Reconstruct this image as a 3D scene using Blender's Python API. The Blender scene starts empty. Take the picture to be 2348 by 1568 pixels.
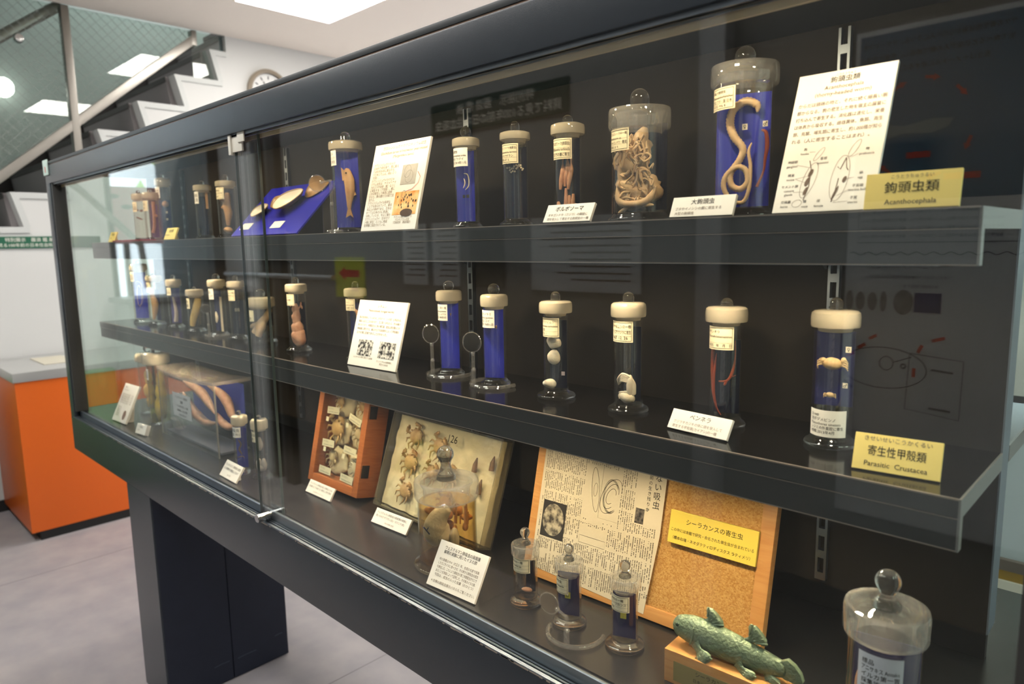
import bpy, bmesh, math, random
from math import sin, cos, pi, radians, atan2, sqrt
from mathutils import Vector, Matrix, Euler, noise

random.seed(7)
S = bpy.context.scene
COL = S.collection

# ------------------------------------------------------------------ camera
EYE = 1.55
cam_d = bpy.data.cameras.new('camera'); cam = bpy.data.objects.new('camera', cam_d); COL.objects.link(cam)
cam_d.sensor_width = 36.0; cam_d.lens = 1608.3 * 36.0 / 2348.0
cam_d.clip_start = 0.02; cam_d.clip_end = 200
_yaw, _pit, _rol = radians(44.265), radians(8.063), radians(-1.051)
_fw = Vector((-sin(_yaw) * cos(_pit), cos(_yaw) * cos(_pit), -sin(_pit)))
_r = Vector((cos(_yaw), sin(_yaw), 0)); _u = _r.cross(_fw)
_r2 = _r * cos(_rol) + _u * sin(_rol); _u2 = -_r * sin(_rol) + _u * cos(_rol)
M3 = Matrix((_r2, _u2, -_fw)).transposed()
cam.matrix_world = Matrix.Translation((0, 0, EYE)) @ M3.to_4x4()
cam_d.dof.use_dof = True; cam_d.dof.focus_distance = 1.25; cam_d.dof.aperture_fstop = 4.5
S.camera = cam

# ------------------------------------------------------------------ world, sun, exposure
W = bpy.data.worlds.new('sky'); S.world = W; W.use_nodes = True
_bg = W.node_tree.nodes['Background']; _bg.inputs['Color'].default_value = (0.72, 0.86, 1.0, 1); _bg.inputs['Strength'].default_value = 4.0
_sd = bpy.data.lights.new('sun', 'SUN'); _sd.energy = 9.0; _sd.angle = 0.01; _sd.color = (1, 0.95, 0.86)
_so = bpy.data.objects.new('sun', _sd); COL.objects.link(_so)
_so.rotation_euler = Vector((-0.62, -0.25, -0.75)).to_track_quat('-Z', 'Y').to_euler(); _so.location = (-8, 0, 8)
S.view_settings.view_transform = 'Standard'; S.view_settings.look = 'None'
S.view_settings.exposure = 0.0; S.view_settings.gamma = 1.0; S.view_settings.use_curve_mapping = False
cy = S.cycles
cy.max_bounces = 14; cy.diffuse_bounces = 3; cy.glossy_bounces = 4; cy.transmission_bounces = 8; cy.transparent_max_bounces = 40
cy.caustics_reflective = False; cy.caustics_refractive = False; cy.sample_clamp_indirect = 4.0; cy.use_denoising = True
WARM = (1.0, 0.79, 0.52)
PANEL_E, LED_TOP, LED_MID, LED_LOW = 20.5, 0.40, 0.43, 0.46

# ------------------------------------------------------------------ materials
def lin(c):
    return tuple((x / 255 / 12.92) if x / 255 <= 0.04045 else ((x / 255 + 0.055) / 1.055) ** 2.4 for x in c) + (1.0,)
MATS = {}
def mat(name, rgb, rough=0.5, metal=0.0, spec=0.5, coat=0.0, emit=None, es=1.0, tex=None, bump=None, sss=0.0):
    """tex=(scale, rgb2, kind, contrast); bump=(scale, strength)"""
    if name in MATS: return MATS[name]
    m = bpy.data.materials.new(name); m.use_nodes = True; nt = m.node_tree; b = nt.nodes['Principled BSDF']
    b.inputs['Base Color'].default_value = lin(rgb); b.inputs['Roughness'].default_value = rough
    b.inputs['Metallic'].default_value = metal; b.inputs['Specular IOR Level'].default_value = spec
    b.inputs['Coat Weight'].default_value = coat; b.inputs['Coat Roughness'].default_value = 0.08
    if sss: b.inputs['Subsurface Weight'].default_value = sss; b.inputs['Subsurface Radius'].default_value = (0.01, 0.006, 0.004)
    if emit: b.inputs['Emission Color'].default_value = lin(emit); b.inputs['Emission Strength'].default_value = es
    tc = None
    if tex or bump:
        tc = nt.nodes.new('ShaderNodeTexCoord')
    if tex:
        sc, rgb2, kind, con = tex
        if kind == 'wood':
            mp = nt.nodes.new('ShaderNodeMapping'); mp.inputs['Scale'].default_value = (1, 1, 9) if con > 0 else (9, 1, 1)
            nt.links.new(tc.outputs['Object'], mp.inputs['Vector'])
            t = nt.nodes.new('ShaderNodeTexNoise'); t.inputs['Scale'].default_value = sc; t.inputs['Detail'].default_value = 4; t.inputs['Distortion'].default_value = 1.5
            nt.links.new(mp.outputs[0], t.inputs['Vector']); fac = t.outputs['Fac']; con = 2.0
        elif kind == 'vor':
            t = nt.nodes.new('ShaderNodeTexVoronoi'); t.inputs['Scale'].default_value = sc; nt.links.new(tc.outputs['Object'], t.inputs['Vector']); fac = t.outputs['Color']
            s_ = nt.nodes.new('ShaderNodeSeparateColor'); nt.links.new(fac, s_.inputs[0]); fac = s_.outputs[0]
        else:
            t = nt.nodes.new('ShaderNodeTexNoise'); t.inputs['Scale'].default_value = sc; t.inputs['Detail'].default_value = 5; nt.links.new(tc.outputs['Object'], t.inputs['Vector']); fac = t.outputs['Fac']
        mr = nt.nodes.new('ShaderNodeMapRange'); mr.inputs[1].default_value = 0.5 - 0.5 / con; mr.inputs[2].default_value = 0.5 + 0.5 / con; nt.links.new(fac, mr.inputs[0])
        mx = nt.nodes.new('ShaderNodeMix'); mx.data_type = 'RGBA'; nt.links.new(mr.outputs[0], mx.inputs[0])
        mx.inputs[6].default_value = lin(rgb); mx.inputs[7].default_value = lin(rgb2)
        nt.links.new(mx.outputs[2], b.inputs['Base Color'])
    if bump:
        t = nt.nodes.new('ShaderNodeTexNoise'); t.inputs['Scale'].default_value = bump[0]; t.inputs['Detail'].default_value = 3; nt.links.new(tc.outputs['Object'], t.inputs['Vector'])
        bp = nt.nodes.new('ShaderNodeBump'); bp.inputs['Strength'].default_value = bump[1]; bp.inputs['Distance'].default_value = 0.002
        nt.links.new(t.outputs['Fac'], bp.inputs['Height']); nt.links.new(bp.outputs[0], b.inputs['Normal'])
    MATS[name] = m; return m

def schlick(nt, f0):
    g = nt.nodes.new('ShaderNodeNewGeometry'); d = nt.nodes.new('ShaderNodeVectorMath'); d.operation = 'DOT_PRODUCT'
    nt.links.new(g.outputs['Normal'], d.inputs[0]); nt.links.new(g.outputs['Incoming'], d.inputs[1])
    def mth(op, a, b):
        n = nt.nodes.new('ShaderNodeMath'); n.operation = op
        for k, v in ((0, a), (1, b)):
            if v is None: continue
            if isinstance(v, (int, float)): n.inputs[k].default_value = v
            else: nt.links.new(v, n.inputs[k])
        return n.outputs[0]
    a = mth('ABSOLUTE', d.outputs['Value'], None); o = mth('SUBTRACT', 1.0, a); p = mth('POWER', o, 5.0)
    q = mth('MULTIPLY', p, 1.0 - f0); return mth('ADD', q, f0)

def sheet_glass(name, tint=(255, 255, 255), f0=0.04, rough=0.0, frost=0.0, frostcol=(235, 225, 205), mesh=None):
    """clear glass: mirror reflection by angle over straight-through light; frost adds ground (white) glass"""
    if name in MATS: return MATS[name]
    m = bpy.data.materials.new(name); m.use_nodes = True; nt = m.node_tree; nt.nodes.clear()
    out = nt.nodes.new('ShaderNodeOutputMaterial'); tr = nt.nodes.new('ShaderNodeBsdfTransparent'); tr.inputs[0].default_value = lin(tint)
    gl = nt.nodes.new('ShaderNodeBsdfGlossy'); gl.inputs['Roughness'].default_value = rough; gl.inputs[0].default_value = (1, 1, 1, 1)
    base = tr.outputs[0]
    if frost > 0:
        df = nt.nodes.new('ShaderNodeBsdfDiffuse'); df.inputs[0].default_value = lin(frostcol)
        tl = nt.nodes.new('ShaderNodeBsdfTranslucent'); tl.inputs[0].default_value = lin(frostcol)
        m1 = nt.nodes.new('ShaderNodeMixShader'); m1.inputs[0].default_value = 0.45; nt.links.new(df.outputs[0], m1.inputs[1]); nt.links.new(tl.outputs[0], m1.inputs[2])
        m2 = nt.nodes.new('ShaderNodeMixShader'); m2.inputs[0].default_value = frost; nt.links.new(base, m2.inputs[1]); nt.links.new(m1.outputs[0], m2.inputs[2]); base = m2.outputs[0]
    if mesh:
        tc = nt.nodes.new('ShaderNodeTexCoord'); sp = nt.nodes.new('ShaderNodeSeparateXYZ'); nt.links.new(tc.outputs['Object'], sp.inputs[0])
        def wire(sgn):
            a = nt.nodes.new('ShaderNodeMath'); a.operation = 'ADD' if sgn > 0 else 'SUBTRACT'; nt.links.new(sp.outputs[1], a.inputs[0]); nt.links.new(sp.outputs[2], a.inputs[1])
            k = nt.nodes.new('ShaderNodeMath'); k.operation = 'MULTIPLY'; k.inputs[1].default_value = mesh; nt.links.new(a.outputs[0], k.inputs[0])
            f = nt.nodes.new('ShaderNodeMath'); f.operation = 'FRACT'; nt.links.new(k.outputs[0], f.inputs[0])
            l = nt.nodes.new('ShaderNodeMath'); l.operation = 'LESS_THAN'; l.inputs[1].default_value = 0.045; nt.links.new(f.outputs[0], l.inputs[0]); return l.outputs[0]
        mxm = nt.nodes.new('ShaderNodeMath'); mxm.operation = 'MAXIMUM'; nt.links.new(wire(1), mxm.inputs[0]); nt.links.new(wire(-1), mxm.inputs[1])
        df = nt.nodes.new('ShaderNodeBsdfDiffuse'); df.inputs[0].default_value = lin((150, 156, 152))
        m3 = nt.nodes.new('ShaderNodeMixShader'); nt.links.new(mxm.outputs[0], m3.inputs[0]); nt.links.new(base, m3.inputs[1]); nt.links.new(df.outputs[0], m3.inputs[2]); base = m3.outputs[0]
    mx = nt.nodes.new('ShaderNodeMixShader'); nt.links.new(schlick(nt, f0), mx.inputs[0]); nt.links.new(base, mx.inputs[1]); nt.links.new(gl.outputs[0], mx.inputs[2])
    nt.links.new(mx.outputs[0], out.inputs[0]); MATS[name] = m; return m

def solid_glass(name, col=(255, 255, 255), ior=1.45, rough=0.0, haze=0.0):
    if name in MATS: return MATS[name]
    m = bpy.data.materials.new(name); m.use_nodes = True; nt = m.node_tree; nt.nodes.clear()
    out = nt.nodes.new('ShaderNodeOutputMaterial'); g = nt.nodes.new('ShaderNodeBsdfGlass'); g.inputs['IOR'].default_value = ior; g.inputs['Roughness'].default_value = rough; g.inputs[0].default_value = lin(col)
    sh = g.outputs[0]
    if haze:
        t = nt.nodes.new('ShaderNodeBsdfTransparent'); d = nt.nodes.new('ShaderNodeBsdfTranslucent'); d.inputs[0].default_value = (0.9, 0.84, 0.7, 1); d2 = nt.nodes.new('ShaderNodeBsdfDiffuse'); d2.inputs[0].default_value = (0.9, 0.84, 0.7, 1)  # warm haze mixed in stands for lamp light refracted inside the glass
        m1 = nt.nodes.new('ShaderNodeMixShader'); m1.inputs[0].default_value = 0.5; nt.links.new(d.outputs[0], m1.inputs[1]); nt.links.new(d2.outputs[0], m1.inputs[2])
        m2 = nt.nodes.new('ShaderNodeMixShader'); m2.inputs[0].default_value = haze; nt.links.new(sh, m2.inputs[1]); nt.links.new(m1.outputs[0], m2.inputs[2])
        m3 = nt.nodes.new('ShaderNodeMixShader'); m3.inputs[0].default_value = 0.12; nt.links.new(m2.outputs[0], m3.inputs[1]); nt.links.new(t.outputs[0], m3.inputs[2]); sh = m3.outputs[0]
    nt.links.new(sh, out.inputs[0]); MATS[name] = m; return m

PAINT = mat('slate_paint', (44, 51, 58), 0.24, spec=0.55, bump=(900, 0.12))
NAVY = mat('navy_panel', (27, 33, 48), 0.5, spec=0.4, tex=(30, (32, 38, 54), 'n', 1.2))
CAP = mat('cap_paint', (40, 44, 46), 0.4)
BRASS = mat('orange_strip', (120, 92, 72), 0.4, metal=0.3)
ALU = mat('aluminium', (128, 136, 144), 0.40, metal=1.0, bump=(120, 0.05))
ALUD = mat('aluminium_track', (120, 126, 132), 0.35, metal=1.0)
CHROME = mat('chrome', (205, 205, 205), 0.16, metal=1.0)
SHELF = mat('shelf_laminate', (19, 18, 18), 0.13, spec=0.55, bump=(60, 0.015))
EDGE = mat('shelf_front', (44, 47, 48), 0.35, spec=0.5)
EDGELINE = mat('shelf_edge_highlight', (128, 118, 108), 0.35)
TRAY = mat('tray_laminate', (34, 33, 33), 0.24, spec=0.55, tex=(9, (40, 39, 38), 'n', 1.0))
FELT = mat('divider_cloth', (28, 25, 20), 0.75, spec=0.2, tex=(400, (36, 32, 26), 'n', 1.5))
FELTEND = mat('divider_end', (96, 106, 118), 0.45)
BLACK = mat('black', (14, 14, 14), 0.6)
INK = mat('ink', (38, 34, 32), 0.8, spec=0.1)
INKSOFT = mat('ink_soft', (120, 108, 96), 0.8, spec=0.1)
CARD = mat('card_white', (246, 243, 236), 0.6, spec=0.3)
CARDY = mat('card_yellow', (243, 219, 128), 0.6, spec=0.3)
PAPER = mat('label_paper', (238, 226, 192), 0.7, spec=0.2)
PAPERW = mat('label_white', (240, 236, 226), 0.7, spec=0.2)
GLASS = sheet_glass('pane_glass', (252, 254, 253))
ENDGLASS = sheet_glass('end_glass', (238, 248, 244), 0.045)
PEDGE = mat('glass_edge', (70, 84, 86), 0.2, spec=0.8)
JARG = sheet_glass('jar_glass', (254, 252, 248), 0.06)
FROST = sheet_glass('ground_glass', (255, 255, 255), 0.06, 0.0, 0.78, (214, 204, 180))
FROSTL = sheet_glass('lid_glass', (255, 255, 255), 0.08, 0.0, 0.17, (226, 223, 214))
CLEAR = solid_glass('clear_glass', haze=0.03)
FOOTG = solid_glass('foot_glass', haze=0.012)
ACRYL = sheet_glass('acrylic', (250, 250, 250), 0.05, 0.0, 0.10, (245, 240, 230))
AMBER = sheet_glass('amber_fluid', (250, 232, 188), 0.01)
GREENF = sheet_glass('yellow_green_fluid', (238, 240, 190), 0.01)
BLUE = mat('blue_plate', (42, 52, 190), 0.45, spec=0.4)
BLUED = mat('dark_blue_plate', (24, 28, 92), 0.4, spec=0.4)
NAVYP = mat('navy_plate', (16, 22, 46), 0.35, spec=0.4)
PURP = mat('violet_plate', (58, 50, 130), 0.5)
FLESH = mat('specimen_cream', (232, 208, 172), 0.45, sss=0.1, bump=(300, 0.3), tex=(70, (214, 180, 140), 'n', 1.5))
PINK = mat('specimen_pink', (226, 182, 152), 0.45, sss=0.1, bump=(300, 0.4), tex=(90, (196, 140, 112), 'n', 1.8))
TAN = mat('specimen_tan', (222, 184, 134), 0.45, sss=0.1, bump=(250, 0.4), tex=(60, (196, 150, 100), 'n', 1.5))
YEL = mat('specimen_yellow', (240, 218, 150), 0.45, sss=0.1, bump=(250, 0.4), tex=(60, (214, 182, 104), 'n', 1.5))
WHITE = mat('specimen_white', (240, 232, 214), 0.5, sss=0.1, bump=(300, 0.3))
RED = mat('specimen_red', (150, 66, 40), 0.45, bump=(300, 0.3))
BROWN = mat('specimen_brown', (150, 108, 66), 0.5, bump=(200, 0.4), tex=(40, (96, 66, 42), 'n', 2))
GREY = mat('specimen_grey', (214, 208, 208), 0.5, sss=0.1, bump=(200, 0.4), tex=(50, (160, 158, 164), 'n', 1.5))
CRAB = mat('crab_shell', (226, 190, 120), 0.5, bump=(250, 0.5), tex=(60, (182, 132, 76), 'n', 1.6))
CRABP = mat('crab_pale', (226, 204, 158), 0.5, bump=(250, 0.5), tex=(60, (190, 158, 112), 'n', 1.6))
COTTON = mat('cotton', (238, 222, 184), 0.95, spec=0.05, bump=(60, 1.0), tex=(26, (222, 200, 158), 'n', 1.5))
WOODR = mat('red_wood', (184, 112, 60), 0.4, tex=(16, (160, 90, 44), 'wood', 1))
WOODL = mat('pale_wood', (222, 164, 96), 0.45, tex=(10, (204, 140, 74), 'wood', 1))
CORK = mat('cork', (214, 168, 98), 0.85, spec=0.1, tex=(420, (182, 130, 66), 'vor', 1.0), bump=(400, 0.4))
NEWS = mat('newsprint', (222, 208, 178), 0.8, spec=0.1)
YELS = mat('yellow_sign', (240, 212, 84), 0.6)
YTAG = mat('yellow_tag', (206, 206, 70), 0.6)
BRONZE = mat('green_bronze', (122, 140, 110), 0.36, metal=0.45, bump=(240, 1.0), tex=(90, (156, 172, 138), 'n', 1.8))
NACRE = mat('nacre', (252, 244, 226), 0.3, spec=0.5, tex=(20, (232, 222, 208), 'n', 1.6))
SHELLB = mat('brown_shell', (122, 92, 56), 0.35, tex=(30, (168, 132, 84), 'n', 2.0), bump=(80, 0.3))

# ------------------------------------------------------------------ mesh helpers
class G:
    def __init__(s): s.v = []; s.f = []
    def add(s, vs, fs, M=None):
        k = len(s.v); s.v += [tuple(M @ Vector(p)) if M else tuple(p) for p in vs]; s.f += [tuple(i + k for i in f) for f in fs]; return s
    def box(s, x0, x1, y0, y1, z0, z1, M=None):
        return s.add([(x0, y0, z0), (x1, y0, z0), (x1, y1, z0), (x0, y1, z0), (x0, y0, z1), (x1, y0, z1), (x1, y1, z1), (x0, y1, z1)],
                     [(3, 2, 1, 0), (4, 5, 6, 7), (0, 1, 5, 4), (1, 2, 6, 5), (2, 3, 7, 6), (3, 0, 4, 7)], M)
    def lathe(s, prof, n=32, c=(0, 0, 0), M=None, sc=(1, 1)):
        vs = []; fs = []; idx = []
        for r, z in prof:
            if r < 1e-6: idx.append([len(vs)]); vs.append((c[0], c[1], c[2] + z))
            else:
                idx.append(list(range(len(vs), len(vs) + n)))
                vs += [(c[0] + r * sc[0] * cos(2 * pi * i / n), c[1] + r * sc[1] * sin(2 * pi * i / n), c[2] + z) for i in range(n)]
        for a, b in zip(idx, idx[1:]):
            for i in range(n):
                j = (i + 1) % n
                if len(a) == 1 and len(b) == 1: break
                if len(a) == 1: fs.append((a[0], b[j], b[i]))
                elif len(b) == 1: fs.append((a[i], a[j], b[0]))
                else: fs.append((a[i], a[j], b[j], b[i]))
        return s.add(vs, fs, M)
    def tube(s, pts, rad, n=8, closed=False, M=None, flat=1.0):
        P = [Vector(p) for p in pts]; m = len(P); R = rad if isinstance(rad, (list, tuple)) else [rad] * m
        vs = []; fs = []; up = None
        for i in range(m):
            if closed: t = P[(i + 1) % m] - P[i - 1]
            else: t = P[min(i + 1, m - 1)] - P[max(i - 1, 0)]
            t.normalize()
            if up is None:
                up = Vector((0, 0, 1)) if abs(t.z) < 0.9 else Vector((1, 0, 0))
            a = up - t * up.dot(t); a.normalize(); up = a; b = t.cross(a)
            vs += [tuple(P[i] + (a * cos(2 * pi * k / n) + b * sin(2 * pi * k / n) * flat) * R[i]) for k in range(n)]
        for i in range(m if closed else m - 1):
            j = (i + 1) % m
            for k in range(n):
                l = (k + 1) % n; fs.append((i * n + k, i * n + l, j * n + l, j * n + k))
        if not closed:
            fs.append(tuple(reversed(range(n)))); fs.append(tuple(range((m - 1) * n, m * n)))
        return s.add(vs, fs, M)
    def ell(s, c, r, M=None, n=16, m=10, nz=0.0, ns=40, seed=0, rot=None):
        vs = []; fs = []
        for i in range(m + 1):
            th = pi * i / m
            for k in range(n if 0 < i < m else 1):
                ph = 2 * pi * k / n; p = Vector((sin(th) * cos(ph), sin(th) * sin(ph), cos(th)))
                q = Vector((p.x * r[0], p.y * r[1], p.z * r[2]))
                if nz: q *= 1 + nz * noise.noise(q * ns + Vector((seed * 7.1, seed * 3.3, seed)))
                if rot: q = rot @ q
                vs.append(tuple(q + Vector(c)))
        def ix(i, k): return 0 if i == 0 else (1 + (m - 1) * n if i == m else 1 + (i - 1) * n + k % n)
        for i in range(m):
            for k in range(n):
                if i == 0: fs.append((0, ix(1, k), ix(1, k + 1)))
                elif i == m - 1: fs.append((ix(i, k), ix(m, 0), ix(i, k + 1)))
                else: fs.append((ix(i, k), ix(i + 1, k), ix(i + 1, k + 1), ix(i, k + 1)))
        return s.add(vs, fs, M)
    def prism(s, poly, a, b, ax='x', M=None):
        """poly of (y,z) extruded on x, (x,z) on y or (x,y) on z"""
        mk = {'x': lambda p, t: (t, p[0], p[1]), 'y': lambda p, t: (p[0], t, p[1]), 'z': lambda p, t: (p[0], p[1], t)}[ax]
        n = len(poly); vs = [mk(p, a) for p in poly] + [mk(p, b) for p in poly]
        fs = [tuple(range(n)), tuple(reversed(range(n, 2 * n)))] + [(i, (i + 1) % n, n + (i + 1) % n, n + i) for i in range(n)]
        return s.add(vs, fs, M)
    def build(s, name, m, parent=None, loc=None, bevel=0.0, smooth=True, ang=0.6, fix=True):
        me = bpy.data.meshes.new(name); me.from_pydata(s.v, [], s.f)
        bm = bmesh.new(); bm.from_mesh(me)
        if fix: bmesh.ops.recalc_face_normals(bm, faces=bm.faces)
        if bevel > 0:
            ed = [e for e in bm.edges if len(e.link_faces) == 2 and e.calc_face_angle(0) > 0.5]
            bmesh.ops.bevel(bm, geom=ed, offset=bevel, segments=2, profile=0.7, affect='EDGES', clamp_overlap=True)
        bm.to_mesh(me); bm.free()
        if smooth:
            me.polygons.foreach_set('use_smooth', [True] * len(me.polygons)); me.set_sharp_from_angle(angle=ang)
        me.materials.append(m); o = bpy.data.objects.new(name, me); COL.objects.link(o)
        if parent is not None: o.parent = parent
        if loc is not None: o.location = loc
        return o

def tag(o, label, cat, group=None):
    o['label'] = label; o['category'] = cat
    if group: o['group'] = group
    return o
def thing(name, label, cat, loc=(0, 0, 0), rot=(0, 0, 0), group=None):
    o = bpy.data.objects.new(name, None); COL.objects.link(o); o.location = loc; o.rotation_euler = rot; o.empty_display_size = 0.05
    return tag(o, label, cat, group)
def struct(o): o['kind'] = 'structure'; return o

# text: outlines of Blender's own font, turned into flat mesh
_ts = bpy.data.scenes.new('lettering_scratch'); _cache = {}
def glyphs(txt, res=2):
    if txt in _cache: return _cache[txt]
    c = bpy.data.curves.new('scratch', 'FONT'); c.body = txt; c.resolution_u = res
    o = bpy.data.objects.new('scratch', c); _ts.collection.objects.link(o)
    vl = _ts.view_layers[0]; vl.update(); dg = vl.depsgraph
    me = bpy.data.meshes.new_from_object(o.evaluated_get(dg))
    r = ([tuple(v.co) for v in me.vertices], [tuple(p.vertices) for p in me.polygons])
    bpy.data.objects.remove(o); bpy.data.curves.remove(c); bpy.data.meshes.remove(me); _cache[txt] = r; return r
def write(g, f, txt, x, y, size, al='c', sx=1.0, wmax=None):
    """letters into g; f maps flat (u,v) to 3-D; x is the left/centre/right by al; y the baseline"""
    v, fc = glyphs(txt)
    if not v: return
    x0 = min(p[0] for p in v); x1 = max(p[0] for p in v); w = (x1 - x0) * size * sx
    if wmax and w > wmax: sx *= wmax / w; w = wmax
    off = {'l': x, 'c': x - w / 2, 'r': x - w}[al]
    k = len(g.v); g.v += [tuple(f(off + (p[0] - x0) * size * sx, y + p[1] * size)) for p in v]
    g.f += [tuple(i + k for i in q) for q in fc]
def stroke(g, f, pts, w):
    n = len(pts); k = len(g.v)
    for i in range(n):
        a = Vector(pts[max(i - 1, 0)]); b = Vector(pts[min(i + 1, n - 1)]); d = b - a
        d = d.normalized() if d.length > 1e-9 else Vector((1, 0)); nn = Vector((-d.y, d.x)) * w / 2; p = Vector(pts[i])
        g.v.append(tuple(f(*(p + nn)))); g.v.append(tuple(f(*(p - nn))))
    g.f += [(k + 2 * i, k + 2 * i + 1, k + 2 * i + 3, k + 2 * i + 2) for i in range(n - 1)]
def quad(g, f, x0, x1, y0, y1):
    k = len(g.v); g.v += [tuple(f(*p)) for p in ((x0, y0), (x1, y0), (x1, y1), (x0, y1))]; g.f.append((k, k + 1, k + 2, k + 3))
def oval(cx, cy, rx, ry, n=28, a0=0, a1=2 * pi, rot=0):
    return [(cx + rx * cos(a0 + (a1 - a0) * i / n) * cos(rot) - ry * sin(a0 + (a1 - a0) * i / n) * sin(rot),
             cy + rx * cos(a0 + (a1 - a0) * i / n) * sin(rot) + ry * sin(a0 + (a1 - a0) * i / n) * cos(rot)) for i in range(n + 1)]
def blob(g, f, pts):
    k = len(g.v); g.v += [tuple(f(*p)) for p in pts[:-1]]; g.f.append(tuple(range(k, k + len(pts) - 1)))
def flat(dy): return lambda u, v: (u, -dy, v)

# ------------------------------------------------------------------ room shell
CEIL = 3.027; WX = -5.05
FLOORM = mat('floor_vinyl', (166, 160, 160), 0.55, spec=0.35, tex=(7, (146, 142, 146), 'n', 2.2))
WALLM = mat('wall_paint', (214, 214, 212), 0.85, spec=0.2, bump=(150, 0.05))
WALLG = mat('front_wall_paint', (126, 128, 128), 0.85, spec=0.2)
CEILM = mat('ceiling_paint', (250, 240, 230), 0.9, spec=0.1)
DARKB = mat('skirting', (34, 32, 32), 0.5)
fl = struct(G().box(-6.3, 3.0, -0.75, 5.0, -0.1, 0).build('floor', FLOORM, smooth=False))
g = G()
for y in (0.25, 2.05, 3.85): g.box(WX, 3.0, y, y + 0.003, 0.0, 0.0006)
for x in (-3.9, -2.1, -0.3): g.box(x, x + 0.003, -0.7, 5.0, 0.0, 0.0006)
struct(g.build('trim_1', mat('floor_joint', (120, 116, 118), 0.6), smooth=False))
struct(G().box(WX, 3.0, -0.75, 5.0, CEIL, CEIL + 0.1).build('ceiling', CEILM, smooth=False))
struct(G().box(-6.3, 3.0, -0.8, -0.7, 0, CEIL).build('wall_front', WALLG, smooth=False))
struct(G().box(WX - 0.1, 3.0, 5.0, 5.1, 0, CEIL).build('wall_back', WALLM, smooth=False))
struct(G().box(3.0, 3.1, -0.8, 5.1, 0, CEIL).build('wall_right', WALLM, smooth=False))
# left wall: doorway at the front, stair stringer, full wall beyond
STY, STZ, RUN, RISE = 0.7175, 1.695, 0.2495, 0.2035
zig = []; y, z = STY, STZ
prof = [(0.72, 0.0), (0.72, STZ)]
k = 0
while True:
    yn = STY + RUN * (k + 1); zt = STZ + RISE * k
    if yn + 0.05 > 2.34: prof.append((2.34, zt)); break
    prof += [(yn + 0.05, zt), (yn, zt + RISE)]; k += 1
prof.append((2.34, 0.0))
g = G(); g.box(WX - 0.1, WX, -0.7, 0.06, 2.9, CEIL); g.box(WX - 0.1, WX, 0.06, 0.72, 0, CEIL); g.box(WX - 0.1, WX, 2.34, 5.0, 0, CEIL)
g.prism(prof, WX - 0.1, WX)
struct(g.build('wall_left', WALLM, smooth=False))
g = G()
for i in range(k + 1):      # raised white band along each tread and riser
    yn = STY + RUN * i; zt = STZ + RISE * i; y2 = min(yn + RUN + 0.05, 2.335)
    if y2 - yn < 0.08: continue
    g.box(WX, WX + 0.012, yn + 0.03, y2 + 0.03 if y2 < 2.3 else y2, zt - 0.035, zt)
    g.prism([(yn + 0.05, zt - RISE), (yn + 0.085, zt - RISE), (yn + 0.035, zt), (yn, zt)], WX, WX + 0.013)
struct(g.build('trim_2', mat('stringer_band', (204, 206, 204), 0.6), smooth=False))
struct(G().box(WX, WX + 0.012, 0.08, 4.98, 0.0, 0.07).build('baseboard_left', DARKB, smooth=False))
struct(G().box(-1.22, -1.13, -0.7, -0.64, 0, CEIL).build('trim_4', mat('pilaster_paint', (168, 172, 176), 0.8), smooth=False))
# doorway frame and glass
DFR = mat('door_frame', (44, 38, 34), 0.4)
g = G(); g.box(WX - 0.1, WX + 0.02, -0.70, -0.60, 0, 2.9); g.box(WX - 0.1, WX + 0.02, 0.03, 0.06, 0, 2.9); g.box(WX - 0.1, WX + 0.02, -0.60, 0.03, 2.83, 2.9)
dr = struct(g.build('door_1', DFR, smooth=False)); G().box(WX - 0.05, WX - 0.04, -0.60, 0.03, 0.0, 2.83).build('glass_pane', GLASS, dr, smooth=False)

d2 = struct(G().box(-5.04, -4.42, -0.70, -0.68, 0, 2.5).build('door_2', mat('door_grey', (196, 198, 200), 0.6), smooth=False))
for a, b in ((-4.42, -4.34), (-4.22, -4.12)): G().box(a, b, -0.70, -0.65, 0, 2.55).build('jamb', DFR, d2, smooth=False)
G().tube([(-4.95, -0.64, 1.37), (-3.5, -0.64, 1.37)], 0.016, 12).build('push_bar', mat('bar_steel', (206, 206, 206), 0.3, metal=0.8), d2)
# stairwell behind the wired glass
STW = mat('stair_wall', (176, 186, 182), 0.85)
struct(G().box(-6.35, -6.25, 0.0, 4.2, 0, 4.3).build('wall_stairwell', STW, smooth=False))
g = G(); g.box(-6.25, WX - 0.1, 4.1, 4.2, 0, 4.3); g.box(-6.25, WX - 0.1, 0.0, 0.1, 0, 4.3); g.box(-6.25, WX, 0.0, 4.2, 4.3, 4.4); g.box(WX - 0.1, WX - 0.0, 0.0, 4.2, CEIL + 0.1, 4.3)
struct(g.build('wall_stairwell_ends', STW, smooth=False))
RISM = mat('stair_carpet', (158, 152, 152), 0.8); TRM = mat('stair_nosing', (78, 74, 72), 0.6)
st = thing('staircase', 'grey carpeted stairs rising behind the white stringer wall and wired glass', 'stairs', (-5.7, 0.72, 0))
for i in range(10):
    yn = STY + RUN * i + 0.02; zt = STZ + RISE * i
    sp = G().prism([(yn, zt - RISE - 0.05), (yn + RUN + 0.02, zt - RISE - 0.05), (yn + RUN + 0.02, zt), (yn - 0.03, zt), (yn - 0.03, zt - 0.03)], -6.24, WX - 0.11).build('step', RISM, None, smooth=False)
    sp.parent = st; sp.matrix_parent_inverse = Matrix.Translation((5.7, -0.72, 0))
    G().box(-6.24, WX - 0.11, yn - 0.036, yn - 0.03, zt - 0.032, zt + 0.002).build('nosing', TRM, sp, smooth=False)
sl = lambda y: EYE + 0.447 + 0.827 * (y - 0.932)
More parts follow.
